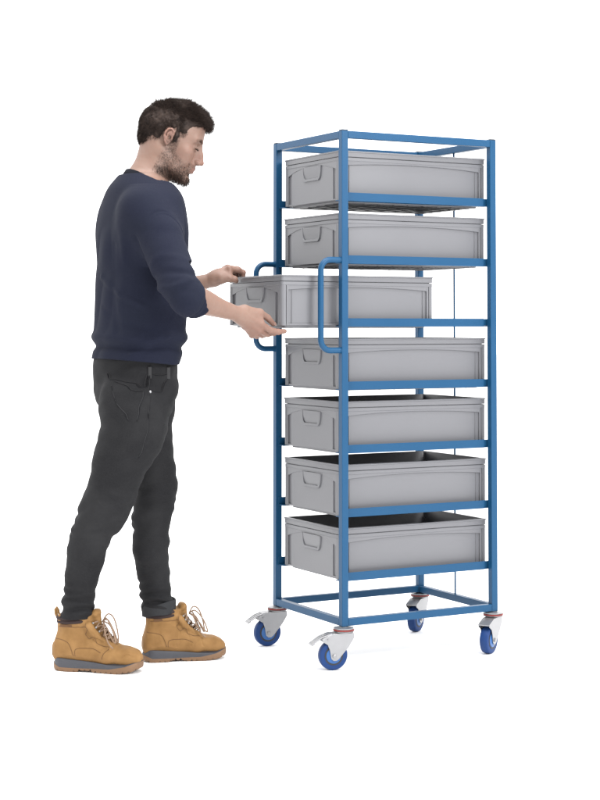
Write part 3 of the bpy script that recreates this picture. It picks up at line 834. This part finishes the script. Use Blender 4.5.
# ---- sweater
v = Vol((-0.90, -0.22, 0.96), (-0.30, 0.70, 1.72), 0.0030)
v.add(slices(TORSO, 2.25), 0.02)
yoke = smooth_path([(*(shR+A([0.0, 0.0, 0.005])), 0.066), (*(NB+A([-0.022, -0.085, -0.068])), 0.058), (*(NB+A([-0.008, 0.0, -0.045])), 0.060), (*(NB+A([-0.01, 0.085, -0.060])), 0.060), (*(shL+A([0, 0, 0.005])), 0.074)], 5)
chain(v, yoke[:, :3], yoke[:, 3], 0.04)
v.add(ell((-0.668, 0.190, 1.465), (0.046, 0.065, 0.095)), 0.035); v.add(ell((-0.648, 0.420, 1.46), (0.046, 0.065, 0.095)), 0.035)
build_neck_c = smooth_path([(*NB, 0.0), (*(NB*0.55+NT*0.45), 0.0), (*NT, 0.0)], 3)
SR = smooth_path([(*shR, 0.066), (*(shR*0.70+elR*0.30+A([0.012, 0, 0.006])), 0.0700), (*(shR*0.33+elR*0.67+A([0.006, 0, 0.004])), 0.0640), (*(elR+A([0.004, 0, 0.006])), 0.0560), (*(elR*0.84+wrR*0.16+A([0, 0, 0.002])), 0.0510), (*(elR*0.71+wrR*0.29+A([0, 0, 0.003])), 0.0460)], 5)
SL = smooth_path([(*shL, 0.080), (*(shL*0.5+elL*0.5), 0.070), (*elL, 0.060), (*(elL*0.8+wrL*0.2), 0.054), (*(elL*0.62+wrL*0.38), 0.048)], 5)
chain(v, SR[:6, :3], SR[:6, 3], 0.06); chain(v, SR[4:, :3], SR[4:, 3], 0.014); chain(v, SL[:, :3], SL[:, 3], 0.022)
# neck opening follows the collar line
nd = nrm(NT-NB+A([0.02, 0, 0.0]))
v.cut(NB+nd*0.030, nd*1.0+A([0.0, 0, 0.0]), 0.004) if False else None
# cuffs: cut across each forearm
def cutlocal(v, c, n, rad, k=0.003):
    q = v.sl(c-rad, c+rad); p = v.P(q); a = v.d[q]; n = nrm(n)
    b = (p-A(c, ).astype(f32))@n.astype(f32); inside = np.linalg.norm(p-c.astype(f32), axis=-1) < rad
    v.d[q] = np.where(inside, np.maximum(a, b), a)
cR = elR*0.80+wrR*0.20; cL = elL*0.66+wrL*0.34
cutlocal(v, cR, wrR-elR+A([0.0, 0.03, 0.13]), 0.125); cutlocal(v, cL, wrL-elL, 0.08)
def folds(p):
    o = 0.0022*wob(p, 18, 51)+0.0007*wob(p, 55, 52)
    wp = p+0.03*np.stack([wob(p, 14, 54), wob(p, 14, 55), wob(p, 14, 56)], 1)
    o += 0.0045*np.sqrt(0.02+wob(wp*A([1, 1, 0.6]), 26, 53, 4)**2)*sstep(1.56-p[:, 2], 0, 0.12)
    R = lambda pts, w, a: ridge(p, pts, w, a)
    def at(t, ang, r=0.070):    # a point on the right sleeve surface
        c = shR*(1-t)+elR*t; d = nrm(elR-shR); s = nrm(np.cross(d, A([1, 0, 0]))); u = np.cross(s, d)
        return c+(s*math.cos(ang)+u*math.sin(ang))*r
    # bunched folds around the right elbow and pushed-up sleeve
    for k, (t, amp) in enumerate(((0.70, 0.003), (0.80, -0.006), (0.89, 0.007), (0.98, -0.007))):
        pts = [at(t+0.10*math.sin(a*1.3+k), a, 0.066) for a in np.linspace(-2.6, 2.6, 12)]
        o += R(pts, 0.013, amp)
    for k in range(4):
        t = 0.08+0.085*k; c = elR*(1-t)+wrR*t; d = nrm(wrR-elR); s = nrm(np.cross(d, A([0, 0, 1]))); u = np.cross(s, d)
        pts = [c+(s*math.cos(a)+u*math.sin(a))*0.056+d*0.012*math.sin(2*a+k) for a in np.linspace(0, 6.28, 16)]
        o += R(pts, 0.0075, 0.0095 if k % 2 == 0 else -0.006)
    # long drags from the armpit down the back and side
    ax, ay = -0.62, 0.075
    o += R([(-0.690, 0.105, 1.425), (-0.665, 0.085, 1.36), (-0.640, 0.070, 1.28)], 0.014, -0.006)
    o += R([(-0.715, 0.16, 1.44), (-0.735, 0.17, 1.32), (-0.745, 0.18, 1.20)], 0.020, 0.006)
    o += R([(-0.735, 0.22, 1.40), (-0.745, 0.22, 1.25), (-0.73, 0.19, 1.12)], 0.014, -0.005)
    o += R([(-0.55, 0.09, 1.20), (-0.62, 0.10, 1.12), (-0.72, 0.17, 1.07)], 0.012, -0.005)
    o += R([(-0.52, 0.10, 1.16), (-0.60, 0.10, 1.085), (-0.70, 0.15, 1.05)], 0.011, 0.005)
    o += R([(-0.50, 0.12, 1.22), (-0.53, 0.10, 1.12), (-0.55, 0.10, 1.07)], 0.012, -0.005)
    # blouson roll over the hem band
    zr = p[:, 2]-(1.100+0.004*np.sin(p[:, 0]*40)); o += 0.008*np.exp(-(zr/0.016)**2)-0.008*np.exp(-((zr+0.030)/0.012)**2)
    for a_, b_, c_, am in (((-0.74, 0.30, 1.30), (-0.73, 0.18, 1.24), (-0.66, 0.11, 1.20), 0.005), ((-0.75, 0.28, 1.20), (-0.73, 0.17, 1.15), (-0.64, 0.11, 1.13), -0.005),
                           ((-0.74, 0.20, 1.36), (-0.72, 0.14, 1.27), (-0.63, 0.10, 1.24), -0.005), ((-0.58, 0.10, 1.13), (-0.54, 0.12, 1.20), (-0.50, 0.15, 1.28), 0.005)):
        o += R([a_, b_, c_], 0.011, am)
    # raglan seam
    o += R([(-0.640, 0.215, 1.62), (-0.675, 0.150, 1.55), (-0.705, 0.115, 1.47), (-0.700, 0.100, 1.41)], 0.0030, -0.0018)
    return o
v.disp(folds)
cutlocal(v, cR, wrR-elR+A([0.0, 0.03, 0.13]), 0.125); cutlocal(v, cL, wrL-elL, 0.08)
hem = (1.012, 0.10)
q_ = tuple(slice(0, int(n_)) for n_ in v.n); pp = v.P(q_)
hemz = 1.020-0.030*(pp[..., 0]+0.62)/0.15*0.5
v.d = np.maximum(v.d, hemz-pp[..., 2]).astype(f32)
# collar opening: everything above a tilted plane through the neck base is removed
cn = nrm(A([0.50, -0.04, 0.86])); cp = NB+A([-0.010, 0, 0.020])
dd = (pp-cp.astype(f32))@cn.astype(f32)
near = np.linalg.norm(pp-NB.astype(f32), axis=-1) < 0.115
v.d = np.where(near, np.maximum(v.d, dd), v.d).astype(f32)
V3, Q3, _ = v.mesh(2)
m, nt, b = new_mat('navy_knit')
tc = nt.nodes.new('ShaderNodeTexCoord')
c = mixc(nt, mrange(nt, noise(nt, 420, 3), 0.3, 0.7), (0.0072, 0.0092, 0.0215), (0.0112, 0.0135, 0.0285))
c = mixc(nt, mrange(nt, noise(nt, 9, 3), 0.35, 0.7, 0, 0.35), c, (0.0115, 0.0145, 0.025))
nt.links.new(c, b.inputs['Base Color']); b.inputs['Roughness'].default_value = 0.88; b.inputs['Specular IOR Level'].default_value = 0.15
b.inputs['Sheen Weight'].default_value = 0.0; b.inputs['Sheen Roughness'].default_value = 0.5
bump(nt, b, noise(nt, 800, 2), 0.5, 0.0012)
M['navy'] = m
sweater = np_mesh('sweater', off(V3), Q3, M['navy'], man)
# dark ribbed collar band
M['collar'] = mat_basic('collar_rib', (0.010, 0.011, 0.016), rough=0.9, spec=0.1)
v = Vol(NB-0.14, NB+0.14, 0.0025)
build_neck(v, 0.0085)
q_ = tuple(slice(0, int(n_)) for n_ in v.n); pp = v.P(q_)
dd = (pp-cp.astype(f32))@cn.astype(f32)
v.d = np.maximum(np.maximum(v.d, dd-0.0055), -dd-0.0140).astype(f32)
Vc, Qc, _ = v.mesh(3)
np_mesh('collar', off(Vc), Qc, M['collar'], sweater)

# ---- jeans
v = Vol((-0.98, -0.02, 0.12), (-0.36, 0.62, 1.12), 0.0030)
v.add(slices(PELV, 2.2), 0.0)
for leg in (LEGR, LEGL):
    N = smooth_path(leg, 4); chain(v, N[:, :3], N[:, 3], 0.020)
def jfold(p):
    o = 0.0012*wob(p, 45, 71)+0.0010*wob(p*A([1, 1, 2.5]), 80, 72)
    zz = p[:, 2]
    for leg, s in ((LEGR, 1), (LEGL, 2)):
        Lg = np.array(leg); cx = np.interp(zz, Lg[::-1, 2], Lg[::-1, 0]); cy = np.interp(zz, Lg[::-1, 2], Lg[::-1, 1])
        w = np.exp(-((p[:, 0]-cx)**2+(p[:, 1]-cy)**2)/0.09**2)
        ang = np.arctan2(p[:, 1]-cy, p[:, 0]-cx)
        knee = np.exp(-((zz-0.52)/0.10)**2); ank = np.exp(-((zz-0.21)/0.07)**2)
        ph = zz*150+1.3*np.sin(ang*2+s)+2.0*np.sin(zz*31+ang+s)
        o += w*(0.0085*ank+0.0050*knee)*np.sin(ph)*(0.6+0.4*np.sin(ang*1.5+zz*20))
        o += w*0.0016*np.sin(zz*70+2*np.sin(ang+s)+s)*np.exp(-((zz-0.36)/0.12)**2)
    R = lambda pts, w, a: ridge(p, pts, w, a)
    rid = np.sqrt(0.015+wob(p*A([1, 1, 1.5])+0.02*wob(p, 12, 75)[:, None], 38, 74, 4)**2)
    o += 0.0030*rid-0.002
    for k in range(5):      # creases radiating behind the knees and from the crotch
        zk = 0.60-0.035*k
        o += R([(-0.775-0.006*k, 0.24+0.01*k, zk+0.02), (-0.755, 0.225+0.01*k, zk), (-0.70, 0.21+0.012*k, zk-0.03)], 0.0075, 0.0050 if k % 2 else -0.0045) if True else 0
    for k in range(4):
        zk = 0.90-0.030*k
        o += R([(-0.52, 0.16, zk), (-0.565, 0.135, zk-0.015), (-0.62, 0.13, zk-0.050)], 0.006, 0.0040 if k % 2 else -0.0040)
    # seat and crotch creases, pocket lines
    o += R([(-0.74, 0.15, 0.86), (-0.68, 0.12, 0.84), (-0.60, 0.13, 0.87)], 0.010, -0.004)
    o += R([(-0.545, 0.14, 0.93), (-0.60, 0.12, 0.85), (-0.64, 0.14, 0.76)], 0.012, -0.004)
    o += R([(-0.52, 0.17, 0.90), (-0.56, 0.13, 0.83), (-0.60, 0.14, 0.74)], 0.012, 0.004)
    return o
v.disp(jfold)
v.cut((0, 0, 1.045), (0, 0, 1)); v.cut((0, 0, 0.172), (0, 0, -1))
V4, Q4, _ = v.mesh(2)
m, nt, b = new_mat('black_denim')
tc = nt.nodes.new('ShaderNodeTexCoord')
wv = nt.nodes.new('ShaderNodeTexWave'); wv.inputs['Scale'].default_value = 260; wv.inputs['Distortion'].default_value = 3; wv.bands_direction = 'DIAGONAL'
nt.links.new(tc.outputs['Object'], wv.inputs['Vector'])
c = mixc(nt, mrange(nt, noise(nt, 350, 3), 0.3, 0.7), (0.0105, 0.0105, 0.0120), (0.0185, 0.0185, 0.0203))
c = mixc(nt, mrange(nt, noise(nt, 7, 3), 0.42, 0.72, 0, 0.75), c, (0.0275, 0.0275, 0.0292))
nt.links.new(c, b.inputs['Base Color']); b.inputs['Roughness'].default_value = 0.85; b.inputs['Specular IOR Level'].default_value = 0.15
bump(nt, b, wv.outputs['Fac'], 0.25, 0.0008)
M['denim'] = m
jeans = np_mesh('jeans', off(V4), Q4, M['denim'], man)
M['stitch'] = mat_basic('denim_seam', (0.014, 0.014, 0.016), rough=0.9, spec=0.1)
M['denimlite'] = mat_basic('worn_seam', (0.044, 0.044, 0.046), rough=0.9, spec=0.1)
# things sewn on the surface are projected onto the jeans mesh
from mathutils.bvhtree import BVHTree
bvJ = BVHTree.FromPolygons([tuple(p) for p in V4], [tuple(int(i) for i in f) for f in Q4])
def snap(p, bv, o=0.0):
    r = bv.find_nearest(Vector(tuple(p))); return r[0]+r[1]*o
def seam(name, pts, r, mat, bv, parent, o=0.0006, n=8, flat=0.6):
    N = smooth_path(pts, n)[:, :3]; bm = bmesh.new()
    P_ = [tuple(snap(p, bv, o)-Vector(tuple(MO))) for p in N]
    P2 = [P_[0]]
    for p in P_[1:]:
        if (Vector(p)-Vector(P2[-1])).length > 0.0015: P2.append(p)
    add_tube(bm, P2, r, 6, flat=flat); return bm_obj(name, bm, mat, parent)
# ---- jeans details
for pts in ([(-0.745, 0.20, 0.975), (-0.715, 0.10, 0.965), (-0.665, 0.10, 0.955)],            # back pocket opening
            [(-0.665, 0.09, 0.955), (-0.675, 0.09, 0.905), (-0.700, 0.08, 0.845)],
            [(-0.755, 0.20, 0.960), (-0.750, 0.16, 0.900), (-0.720, 0.12, 0.842)],
            [(-0.635, 0.08, 1.000), (-0.637, 0.08, 0.92), (-0.645, 0.09, 0.82), (-0.665, 0.11, 0.70)],   # side seam
            [(-0.630, 0.08, 0.965), (-0.590, 0.08, 0.950), (-0.555, 0.10, 0.955), (-0.540, 0.11, 0.985)],  # front pocket
            [(-0.770, 0.26, 0.990), (-0.710, 0.12, 0.985), (-0.63, 0.09, 0.985), (-0.55, 0.11, 0.990)]):  # waistband
    seam('seam', pts, 0.0010, M['denimlite'], bvJ, jeans, 0.0006); seam('seam_edge', [(x+0.002, y, z-0.0035) for x, y, z in pts], 0.0020, M['stitch'], bvJ, jeans, 0.0002)
for p in ((-0.635, 0.08), (-0.545, 0.11)):
    bm = bmesh.new(); a = snap((p[0], p[1], 0.990), bvJ, 0.0012)-Vector(tuple(MO))
    add_box(bm, a.x-0.006, a.x+0.006, a.y-0.0022, a.y+0.003, a.z-0.019, a.z+0.019, bev=0.001)
    bm_obj('belt_loop', bm, M['denimlite'], jeans)
bm = bmesh.new(); a = snap((-0.628, 0.07, 0.958), bvJ, 0.0006)-Vector(tuple(MO))
add_lathe(bm, [(0.0042, 0.001), (0.0042, -0.001), (0.0025, -0.0018)], 'y', tuple(a), 12)
bm_obj('rivet', bm, M['zinc'], jeans)
# turned-up dark hem of the left leg
hm = smooth_path(LEGL, 4); zc = 0.180
cx = np.interp(zc, hm[::-1, 2], hm[::-1, 0]); cy = np.interp(zc, hm[::-1, 2], hm[::-1, 1])
M['turnup'] = mat_basic('turn_up', (0.038, 0.039, 0.042), rough=0.9, spec=0.1, bump=0.3, bscale=600)
bm = bmesh.new()
add_loft(bm, [[(cx-MO[0]+r*1.05*math.cos(a)+0.004, cy-MO[1]+r*math.sin(a), z+0.16*r*math.cos(a)+0.0025*math.sin(3*a+z*90)) for a in np.linspace(0, 2*PI, 49)[:-1]] for z, r in
              ((0.196, 0.0480), (0.203, 0.0535), (0.201, 0.0555), (0.192, 0.0563), (0.176, 0.0558), (0.164, 0.0550), (0.162, 0.0510))])
bm_obj('turn_up', bm, M['turnup'], jeans, autosmooth=60)
# ribbed hem band stitch line of the sweater
bvS = BVHTree.FromPolygons([tuple(p) for p in V3], [tuple(int(i) for i in f) for f in Q3])

# ---- boots
m, nt, b = new_mat('tan_nubuck')
tc = nt.nodes.new('ShaderNodeTexCoord')
c = mixc(nt, mrange(nt, noise(nt, 22, 5), 0.3, 0.7), (0.250, 0.130, 0.042), (0.355, 0.195, 0.072))
c = mixc(nt, mrange(nt, noise(nt, 9, 4), 0.5, 0.75, 0, 0.5), c, (0.235, 0.120, 0.042))
nt.links.new(c, b.inputs['Base Color']); b.inputs['Roughness'].default_value = 0.72; b.inputs['Specular IOR Level'].default_value = 0.25
bump(nt, b, noise(nt, 500, 3), 0.35, 0.0008)
M['nubuck'] = m
M['outsole'] = mat_basic('tan_outsole', (0.205, 0.110, 0.052), rough=0.6, var=0.15, vscale=25, bump=0.3, bscale=300)
M['midsole'] = mat_basic('grey_midsole', (0.056, 0.058, 0.070), rough=0.6, var=0.12, vscale=30, bump=0.3, bscale=300)
M['lining'] = mat_basic('brown_lining', (0.048, 0.033, 0.032), rough=0.85, spec=0.15, var=0.15, vscale=40)
M['lace'] = mat_basic('lace_cord', (0.27, 0.175, 0.115), rough=0.8, var=0.2, vscale=120)
M['dstitch'] = mat_basic('boot_stitch', (0.13, 0.058, 0.018), rough=0.8)
def boot(loc, yaw, scale, lugseed, inner):
    v = Vol((-0.03, -0.09, 0.01), (0.33, 0.09, 0.24), 0.0028)
    FN = smooth_path([(0.004, 0.060, 0.026, 0.022), (0.018, 0.066, 0.044, 0.034), (0.060, 0.072, 0.052, 0.0385), (0.110, 0.074, 0.056, 0.0390), (0.150, 0.068, 0.050, 0.0425), (0.185, 0.058, 0.041, 0.0470), (0.225, 0.051, 0.0330, 0.0500), (0.262, 0.048, 0.0290, 0.0455), (0.284, 0.044, 0.0230, 0.0350), (0.296, 0.040, 0.0130, 0.0180)], 6)
    def foot(p):
        xx = p[..., 0]; g = [np.interp(xx, FN[:, 0], FN[:, i]) for i in (1, 2, 3)]
        k = ((np.abs(p[..., 2]-g[0])/g[1])**2.5+(np.abs(p[..., 1])/g[2])**2.5)**0.4
        return np.maximum((k-1)*np.minimum(g[1], g[2]), np.maximum(0.003-xx, xx-0.297))
    v.add((foot, (0, -0.06, 0.0), (0.30, 0.06, 0.14)), 0.0)
    v.add(slices([(0.060, 0.070, 0, 0.056, 0.036), (0.100, 0.070, 0, 0.056, 0.0375), (0.130, 0.073, 0, 0.0600, 0.041), (0.160, 0.076, 0, 0.0630, 0.045), (0.180, 0.077, 0, 0.0635, 0.046)], 2.3), 0.022)
    # tongue standing up in front of the ankle
    v.add(cap((0.150, 0, 0.112), (0.143, 0, 0.180), 0.016, 0.014), 0.012)
    v.add(cap((0.143, -0.016, 0.186), (0.143, 0.016, 0.186), 0.012, 0.012), 0.010)
    # lace flaps
    for s in (-1, 1):
        v.add(cap((0.128, s*0.034, 0.150), (0.150, s*0.030, 0.120), 0.012, 0.011), 0.008)
        v.add(cap((0.150, s*0.030, 0.120), (0.198, s*0.026, 0.088), 0.009, 0.006), 0.010)
    def bd(p):
        o = 0.0013*wob(p, 60, 91+lugseed)+0.0008*wob(p, 130, 92)-0.0016*np.exp(-(wob(p*A([1.6, 1, 1]), 55, 95+lugseed, 4)/0.12)**2)*((p[:, 0] > 0.10) & (p[:, 2] > 0.05))
        for s in (-1, 1):
            o += ridge(p, [(0.200, s*0.044, 0.085), (0.178, s*0.048, 0.062), (0.172, s*0.049, 0.042)], 0.0022, -0.0020)
            o += ridge(p, [(0.004, s*0.02, 0.105), (0.062, s*0.040, 0.092), (0.078, s*0.042, 0.050)], 0.0022, -0.0020)
            o += ridge(p, [(0.010, s*0.03, 0.138), (0.075, s*0.046, 0.140), (0.120, s*0.040, 0.138)], 0.0025, -0.0022)
            o += ridge(p, [(0.060, s*0.04, 0.145), (0.075, s*0.045, 0.142), (0.120, s*0.04, 0.120)], 0.006, 0.0012)
            o += ridge(p, [(0.085, s*0.04, 0.100), (0.125, s*0.042, 0.085), (0.170, s*0.046, 0.070)], 0.010, -0.0016)
        o += ridge(p, [(0.205, -0.04, 0.080), (0.212, 0, 0.092), (0.205, 0.04, 0.080)], 0.004, -0.0018)
        o += ridge(p, [(0.222, -0.04, 0.074), (0.228, 0, 0.086), (0.222, 0.04, 0.074)], 0.004, -0.0010)
        return o
    v.disp(bd)
    Vb, Qb, _ = v.mesh(2)
    R = Matrix.Rotation(yaw, 3, 'Z')
    bo = np_mesh('boot', Vb, Qb, M['nubuck'], man)
    bo.location = Vector(loc)-Vector(tuple(MO)); bo.rotation_euler = (0, 0, yaw); bo.scale = (scale,)*3
    bv = BVHTree.FromPolygons([tuple(p) for p in Vb], [tuple(int(i) for i in f) for f in Qb])
    # sole: lug outsole and grey wedge midsole
    X = [0.000, 0.006, 0.018, 0.035, 0.070, 0.105, 0.135, 0.165, 0.195, 0.228, 0.255, 0.275, 0.289, 0.2975, 0.300]
    Wd = [0.002, 0.019, 0.0330, 0.0395, 0.0415, 0.0405, 0.0415, 0.0450, 0.0500, 0.0535, 0.0510, 0.0440, 0.0320, 0.0160, 0.002]
    xs = np.concatenate([np.linspace(0, 0.018, 10), np.linspace(0.021, 0.275, 86), np.linspace(0.278, 0.300, 12)])
    ws = np.interp(xs, smooth_path(np.stack([X, Wd], 1), 6)[:, 0], smooth_path(np.stack([X, Wd], 1), 6)[:, 1])
    out = [(x, w) for x, w in zip(xs, ws)]+[(x, -w) for x, w in zip(xs[::-1], ws[::-1])]
    def zt1(x): return float(np.interp(x, [0, 0.03, 0.10, 0.20, 0.255, 0.285, 0.30], [0.026, 0.0135, 0.0125, 0.0145, 0.024, 0.035, 0.037]))
    def zt2(x): return float(np.interp(x, [0, 0.02, 0.10, 0.20, 0.245, 0.262, 0.30], [0.026, 0.043, 0.037, 0.028, 0.0265, 0.0245, 0.033]))
    def toe(x): return float(np.interp(x, [0, 0.02, 0.05, 0.22, 0.27, 0.30], [0.0055, 0.001, 0, 0, 0.0055, 0.016]))
    def arch(x): return float(np.interp(x, [0.085, 0.10, 0.135, 0.150], [0, 0.0055, 0.0055, 0]))
    def lug(x): return 0.0048 if (x*1000+lugseed*5) % 19 < 5.0 else 0.0
    def loop(dz, off_, fn):
        r = []
        for x, w in out:
            cx_ = 0.15; k = 1-off_/0.05*0.30
            r.append(((x-cx_)*(1-off_/0.15)+cx_, w*k, fn(x)+dz))
        return r
    bm = bmesh.new()
    add_loft(bm, [loop(0, 0.006, lambda x: toe(x)+arch(x)+lug(x)), loop(0, 0.0012, lambda x: toe(x)+arch(x)+lug(x)+0.001), loop(0, 0, lambda x: toe(x)+arch(x)+0.006), loop(0, 0.0, lambda x: zt1(x)-0.0012), loop(0, 0.0012, zt1), loop(0, 0.012, zt1)], cap0=True, cap1=True)
    so = bm_obj('outsole', bm, M['outsole'], bo, autosmooth=40)
    bm = bmesh.new()
    add_loft(bm, [loop(-0.003, 0.0030, zt1), loop(0, 0.0020, zt1), loop(0, 0.0024, lambda x: (zt1(x)+zt2(x))/2), loop(0, 0.0012, lambda x: max(zt2(x)-0.001, zt1(x)+0.0002)), loop(0, 0.0035, lambda x: max(zt2(x), zt1(x)+0.0006)), loop(0, 0.014, lambda x: max(zt2(x), zt1(x)+0.0006))], cap0=True, cap1=True)
    bm_obj('midsole', bm, M['midsole'], bo, autosmooth=40)
    # toe rand and welt stitch
    # padded collar
    bm = bmesh.new()
    ring = [(0.0745+0.0575*math.cos(a), 0.0435*math.sin(a), 0.172+0.004*math.cos(a)) for a in np.linspace(math.radians(52), math.radians(308), 30)]
    add_tube(bm, ring, [0.005]+[0.0085]*28+[0.005], 12)
    add_tube(bm, [(x, y, z-0.012) for x, y, z in ring], [0.004]+[0.0072]*28+[0.004], 12)
    bm_obj('padded_collar', bm, M['lining'], bo, autosmooth=70)
    bm = bmesh.new(); add_tube(bm, [(0.013, 0.004, 0.158), (0.004, 0.004, 0.176), (0.002, 0.004, 0.190), (0.006, 0.004, 0.197), (0.011, 0.004, 0.188), (0.013, 0.004, 0.176)], 0.0022, 8, flat=2.4)
    bm_obj('pull_loop', bm, M['nubuck'], bo, autosmooth=70)
    def sn(p, o): 
        r = bv.find_nearest(Vector(p)); return r[0]+r[1]*o
    for s in (-1, 1):
        for pts in ([(0.205, s*0.05, 0.088), (0.180, s*0.055, 0.064), (0.174, s*0.055, 0.045)], [(0.004, s*0.03, 0.107), (0.060, s*0.05, 0.095), (0.080, s*0.05, 0.048)],
                    [(0.012, s*0.04, 0.140), (0.072, s*0.05, 0.142), (0.115, s*0.05, 0.140)], [(0.118, s*0.05, 0.160), (0.122, s*0.05, 0.118), (0.165, s*0.05, 0.098), (0.200, s*0.04, 0.085)],
                    [(0.086, s*0.05, 0.048), (0.090, s*0.05, 0.075), (0.140, s*0.05, 0.078), (0.172, s*0.05, 0.066)]):
            N = smooth_path(pts, 7); bm = bmesh.new(); add_tube(bm, [tuple(sn(p, 0.0003)) for p in N], 0.0008, 6); bm_obj('stitching', bm, M['dstitch'], bo)
    # eyelets, hooks and laces
    ey = [(0.198, 0.018, 0.092), (0.184, 0.021, 0.101), (0.170, 0.024, 0.112), (0.157, 0.027, 0.126), (0.150, 0.028, 0.142), (0.144, 0.029, 0.158)]
    S = {s: [sn((x, s*y, z), 0.0026) for x, y, z in ey] for s in (-1, 1)}
    for s in (-1, 1):
        for i in range(len(ey)):
            bm = bmesh.new(); pnt = S[s][i]
            bmesh.ops.create_uvsphere(bm, u_segments=10, v_segments=6, radius=0.0036)
            for vv in bm.verts: vv.co = Vector((vv.co.x, vv.co.y*0.7, vv.co.z))+pnt
            bm_obj('eyelet', bm, M['zinc'] if i > 2 else M['dstitch'], bo)
    bm = bmesh.new()
    for i in range(len(ey)-1):
        for s in (-1, 1):
            a, c_ = S[s][i], S[-s][i+1]; mid = (a+c_)/2+Vector((0.010, 0, 0.008))
            add_tube(bm, [tuple(a), tuple((a+mid)/2+Vector((0.003, 0, 0.003))), tuple(mid), tuple((c_+mid)/2+Vector((0.003, 0, 0.003))), tuple(c_)], 0.0025, 8)
    add_tube(bm, [tuple(S[-1][0]), tuple((S[-1][0]+S[1][0])/2+Vector((0.004, 0, 0.005))), tuple(S[1][0])], 0.0025, 8)
    # bow loops and loose ends
    k0 = Vector((0.166, -0.006, 0.160))
    for pts in ([(0, 0, 0), (0.018, -0.018, 0.012), (0.044, -0.036, -0.018), (0.058, -0.044, -0.058), (0.046, -0.040, -0.052), (0.030, -0.030, -0.026), (0.010, -0.014, -0.006), (0, 0, 0)],
                [(0, 0, 0), (0.016, 0.006, 0.022), (0.036, 0.004, 0.010), (0.050, 0.000, -0.030), (0.054, -0.004, -0.066), (0.042, -0.004, -0.048), (0.024, 0.000, -0.012), (0, 0, 0)],
                [(0, 0, 0), (0.010, -0.020, -0.006), (0.020, -0.034, -0.034), (0.034, -0.044, -0.062), (0.050, -0.046, -0.078)],
                [(0, 0, 0), (0.014, 0.010, 0.002), (0.030, 0.018, -0.030), (0.046, 0.018, -0.070)]):
        N = smooth_path([tuple(k0+Vector(p)) for p in pts], 6); add_tube(bm, [tuple(p) for p in N], 0.0025, 8)
    bm_obj('lace', bm, M['lace'], bo, autosmooth=70)
    bm = bmesh.new(); a = sn((0.050, inner*0.06, 0.146), 0.0006)
    add_box(bm, a.x-0.020, a.x+0.020, a.y-0.0012, a.y+0.0012, a.z-0.0045, a.z+0.0045, bev=0.0006)
    bm_obj('side_tab', bm, M['dstitch'], bo)
    return bo
boot((-0.824, 0.492, 0.0), math.radians(-40), 1.025, 0, -1)
boot((-0.523, 0.459, 0.0), math.radians(-14), 0.975, 1, -1)
# ================================================================== SETTING, CAMERA, LIGHT
bm = bmesh.new()
R0 = 60.0
vs = [bm.verts.new((R0*math.cos(2*PI*k/64), R0*math.sin(2*PI*k/64), 0)) for k in range(64)]
bm.faces.new(vs)
fl = bm_obj('floor', bm, mat_basic('white_studio_floor', (0.93, 0.93, 0.93), rough=0.9, spec=0.1, var=0.005, vscale=1.0, alb=False), None, smooth=False)
tag(fl, kind='structure')

cam = bpy.data.cameras.new('camera'); co = bpy.data.objects.new('camera', cam); COL.objects.link(co); scene.camera = co
yaw, pitch = 0.5111, 0.0439
co.location = (-2.7579, -4.7796, 1.141)
co.rotation_euler = (PI/2+pitch, 0, -yaw)
cam.sensor_fit = 'VERTICAL'; cam.sensor_height = 24; cam.sensor_width = 18
cam.lens = 1648.5/800*24
cam.shift_y = -146.85/800; cam.shift_x = -21.92/800
cam.clip_start = 0.05; cam.clip_end = 300

w = bpy.data.worlds.new('World'); scene.world = w; w.use_nodes = True
nt = w.node_tree; bg = nt.nodes['Background']; bg.inputs['Color'].default_value = (1, 1, 1, 1)
# white cyclorama all round the set, the open studio behind the camera is dimmer
tc = nt.nodes.new('ShaderNodeTexCoord'); dp = nt.nodes.new('ShaderNodeVectorMath'); dp.operation = 'DOT_PRODUCT'
nt.links.new(tc.outputs['Generated'], dp.inputs[0]); dp.inputs[1].default_value = (0.20, 0.97, 0.10)
mr = nt.nodes.new('ShaderNodeMapRange'); mr.interpolation_type = 'SMOOTHSTEP'
mr.inputs['From Min'].default_value = -0.8; mr.inputs['From Max'].default_value = 0.3; mr.inputs['To Min'].default_value = 1.1; mr.inputs['To Max'].default_value = 2.4
nt.links.new(dp.outputs['Value'], mr.inputs['Value']); nt.links.new(mr.outputs['Result'], bg.inputs['Strength'])

def area(name, loc, target, size, power, sy=None):
    l = bpy.data.lights.new(name, 'AREA'); l.energy = power; l.size = size
    if sy: l.shape = 'RECTANGLE'; l.size_y = sy
    o = bpy.data.objects.new(name, l); COL.objects.link(o); o.location = loc
    d = Vector(target)-Vector(loc); o.rotation_euler = d.to_track_quat('-Z', 'Y').to_euler()
    return o
area('key_softbox', (1.6, -5.6, 3.6), (0.1, 0.1, 1.0), 2.0, 365)
area('top_softbox', (-0.3, -0.6, 4.6), (-0.1, 0.2, 0.9), 3.0, 260)
scene.view_settings.view_transform = 'Standard'; scene.view_settings.look = 'None'
scene.view_settings.exposure = 0; scene.view_settings.gamma = 1
scene.render.resolution_x = 768; scene.render.resolution_y = 1024
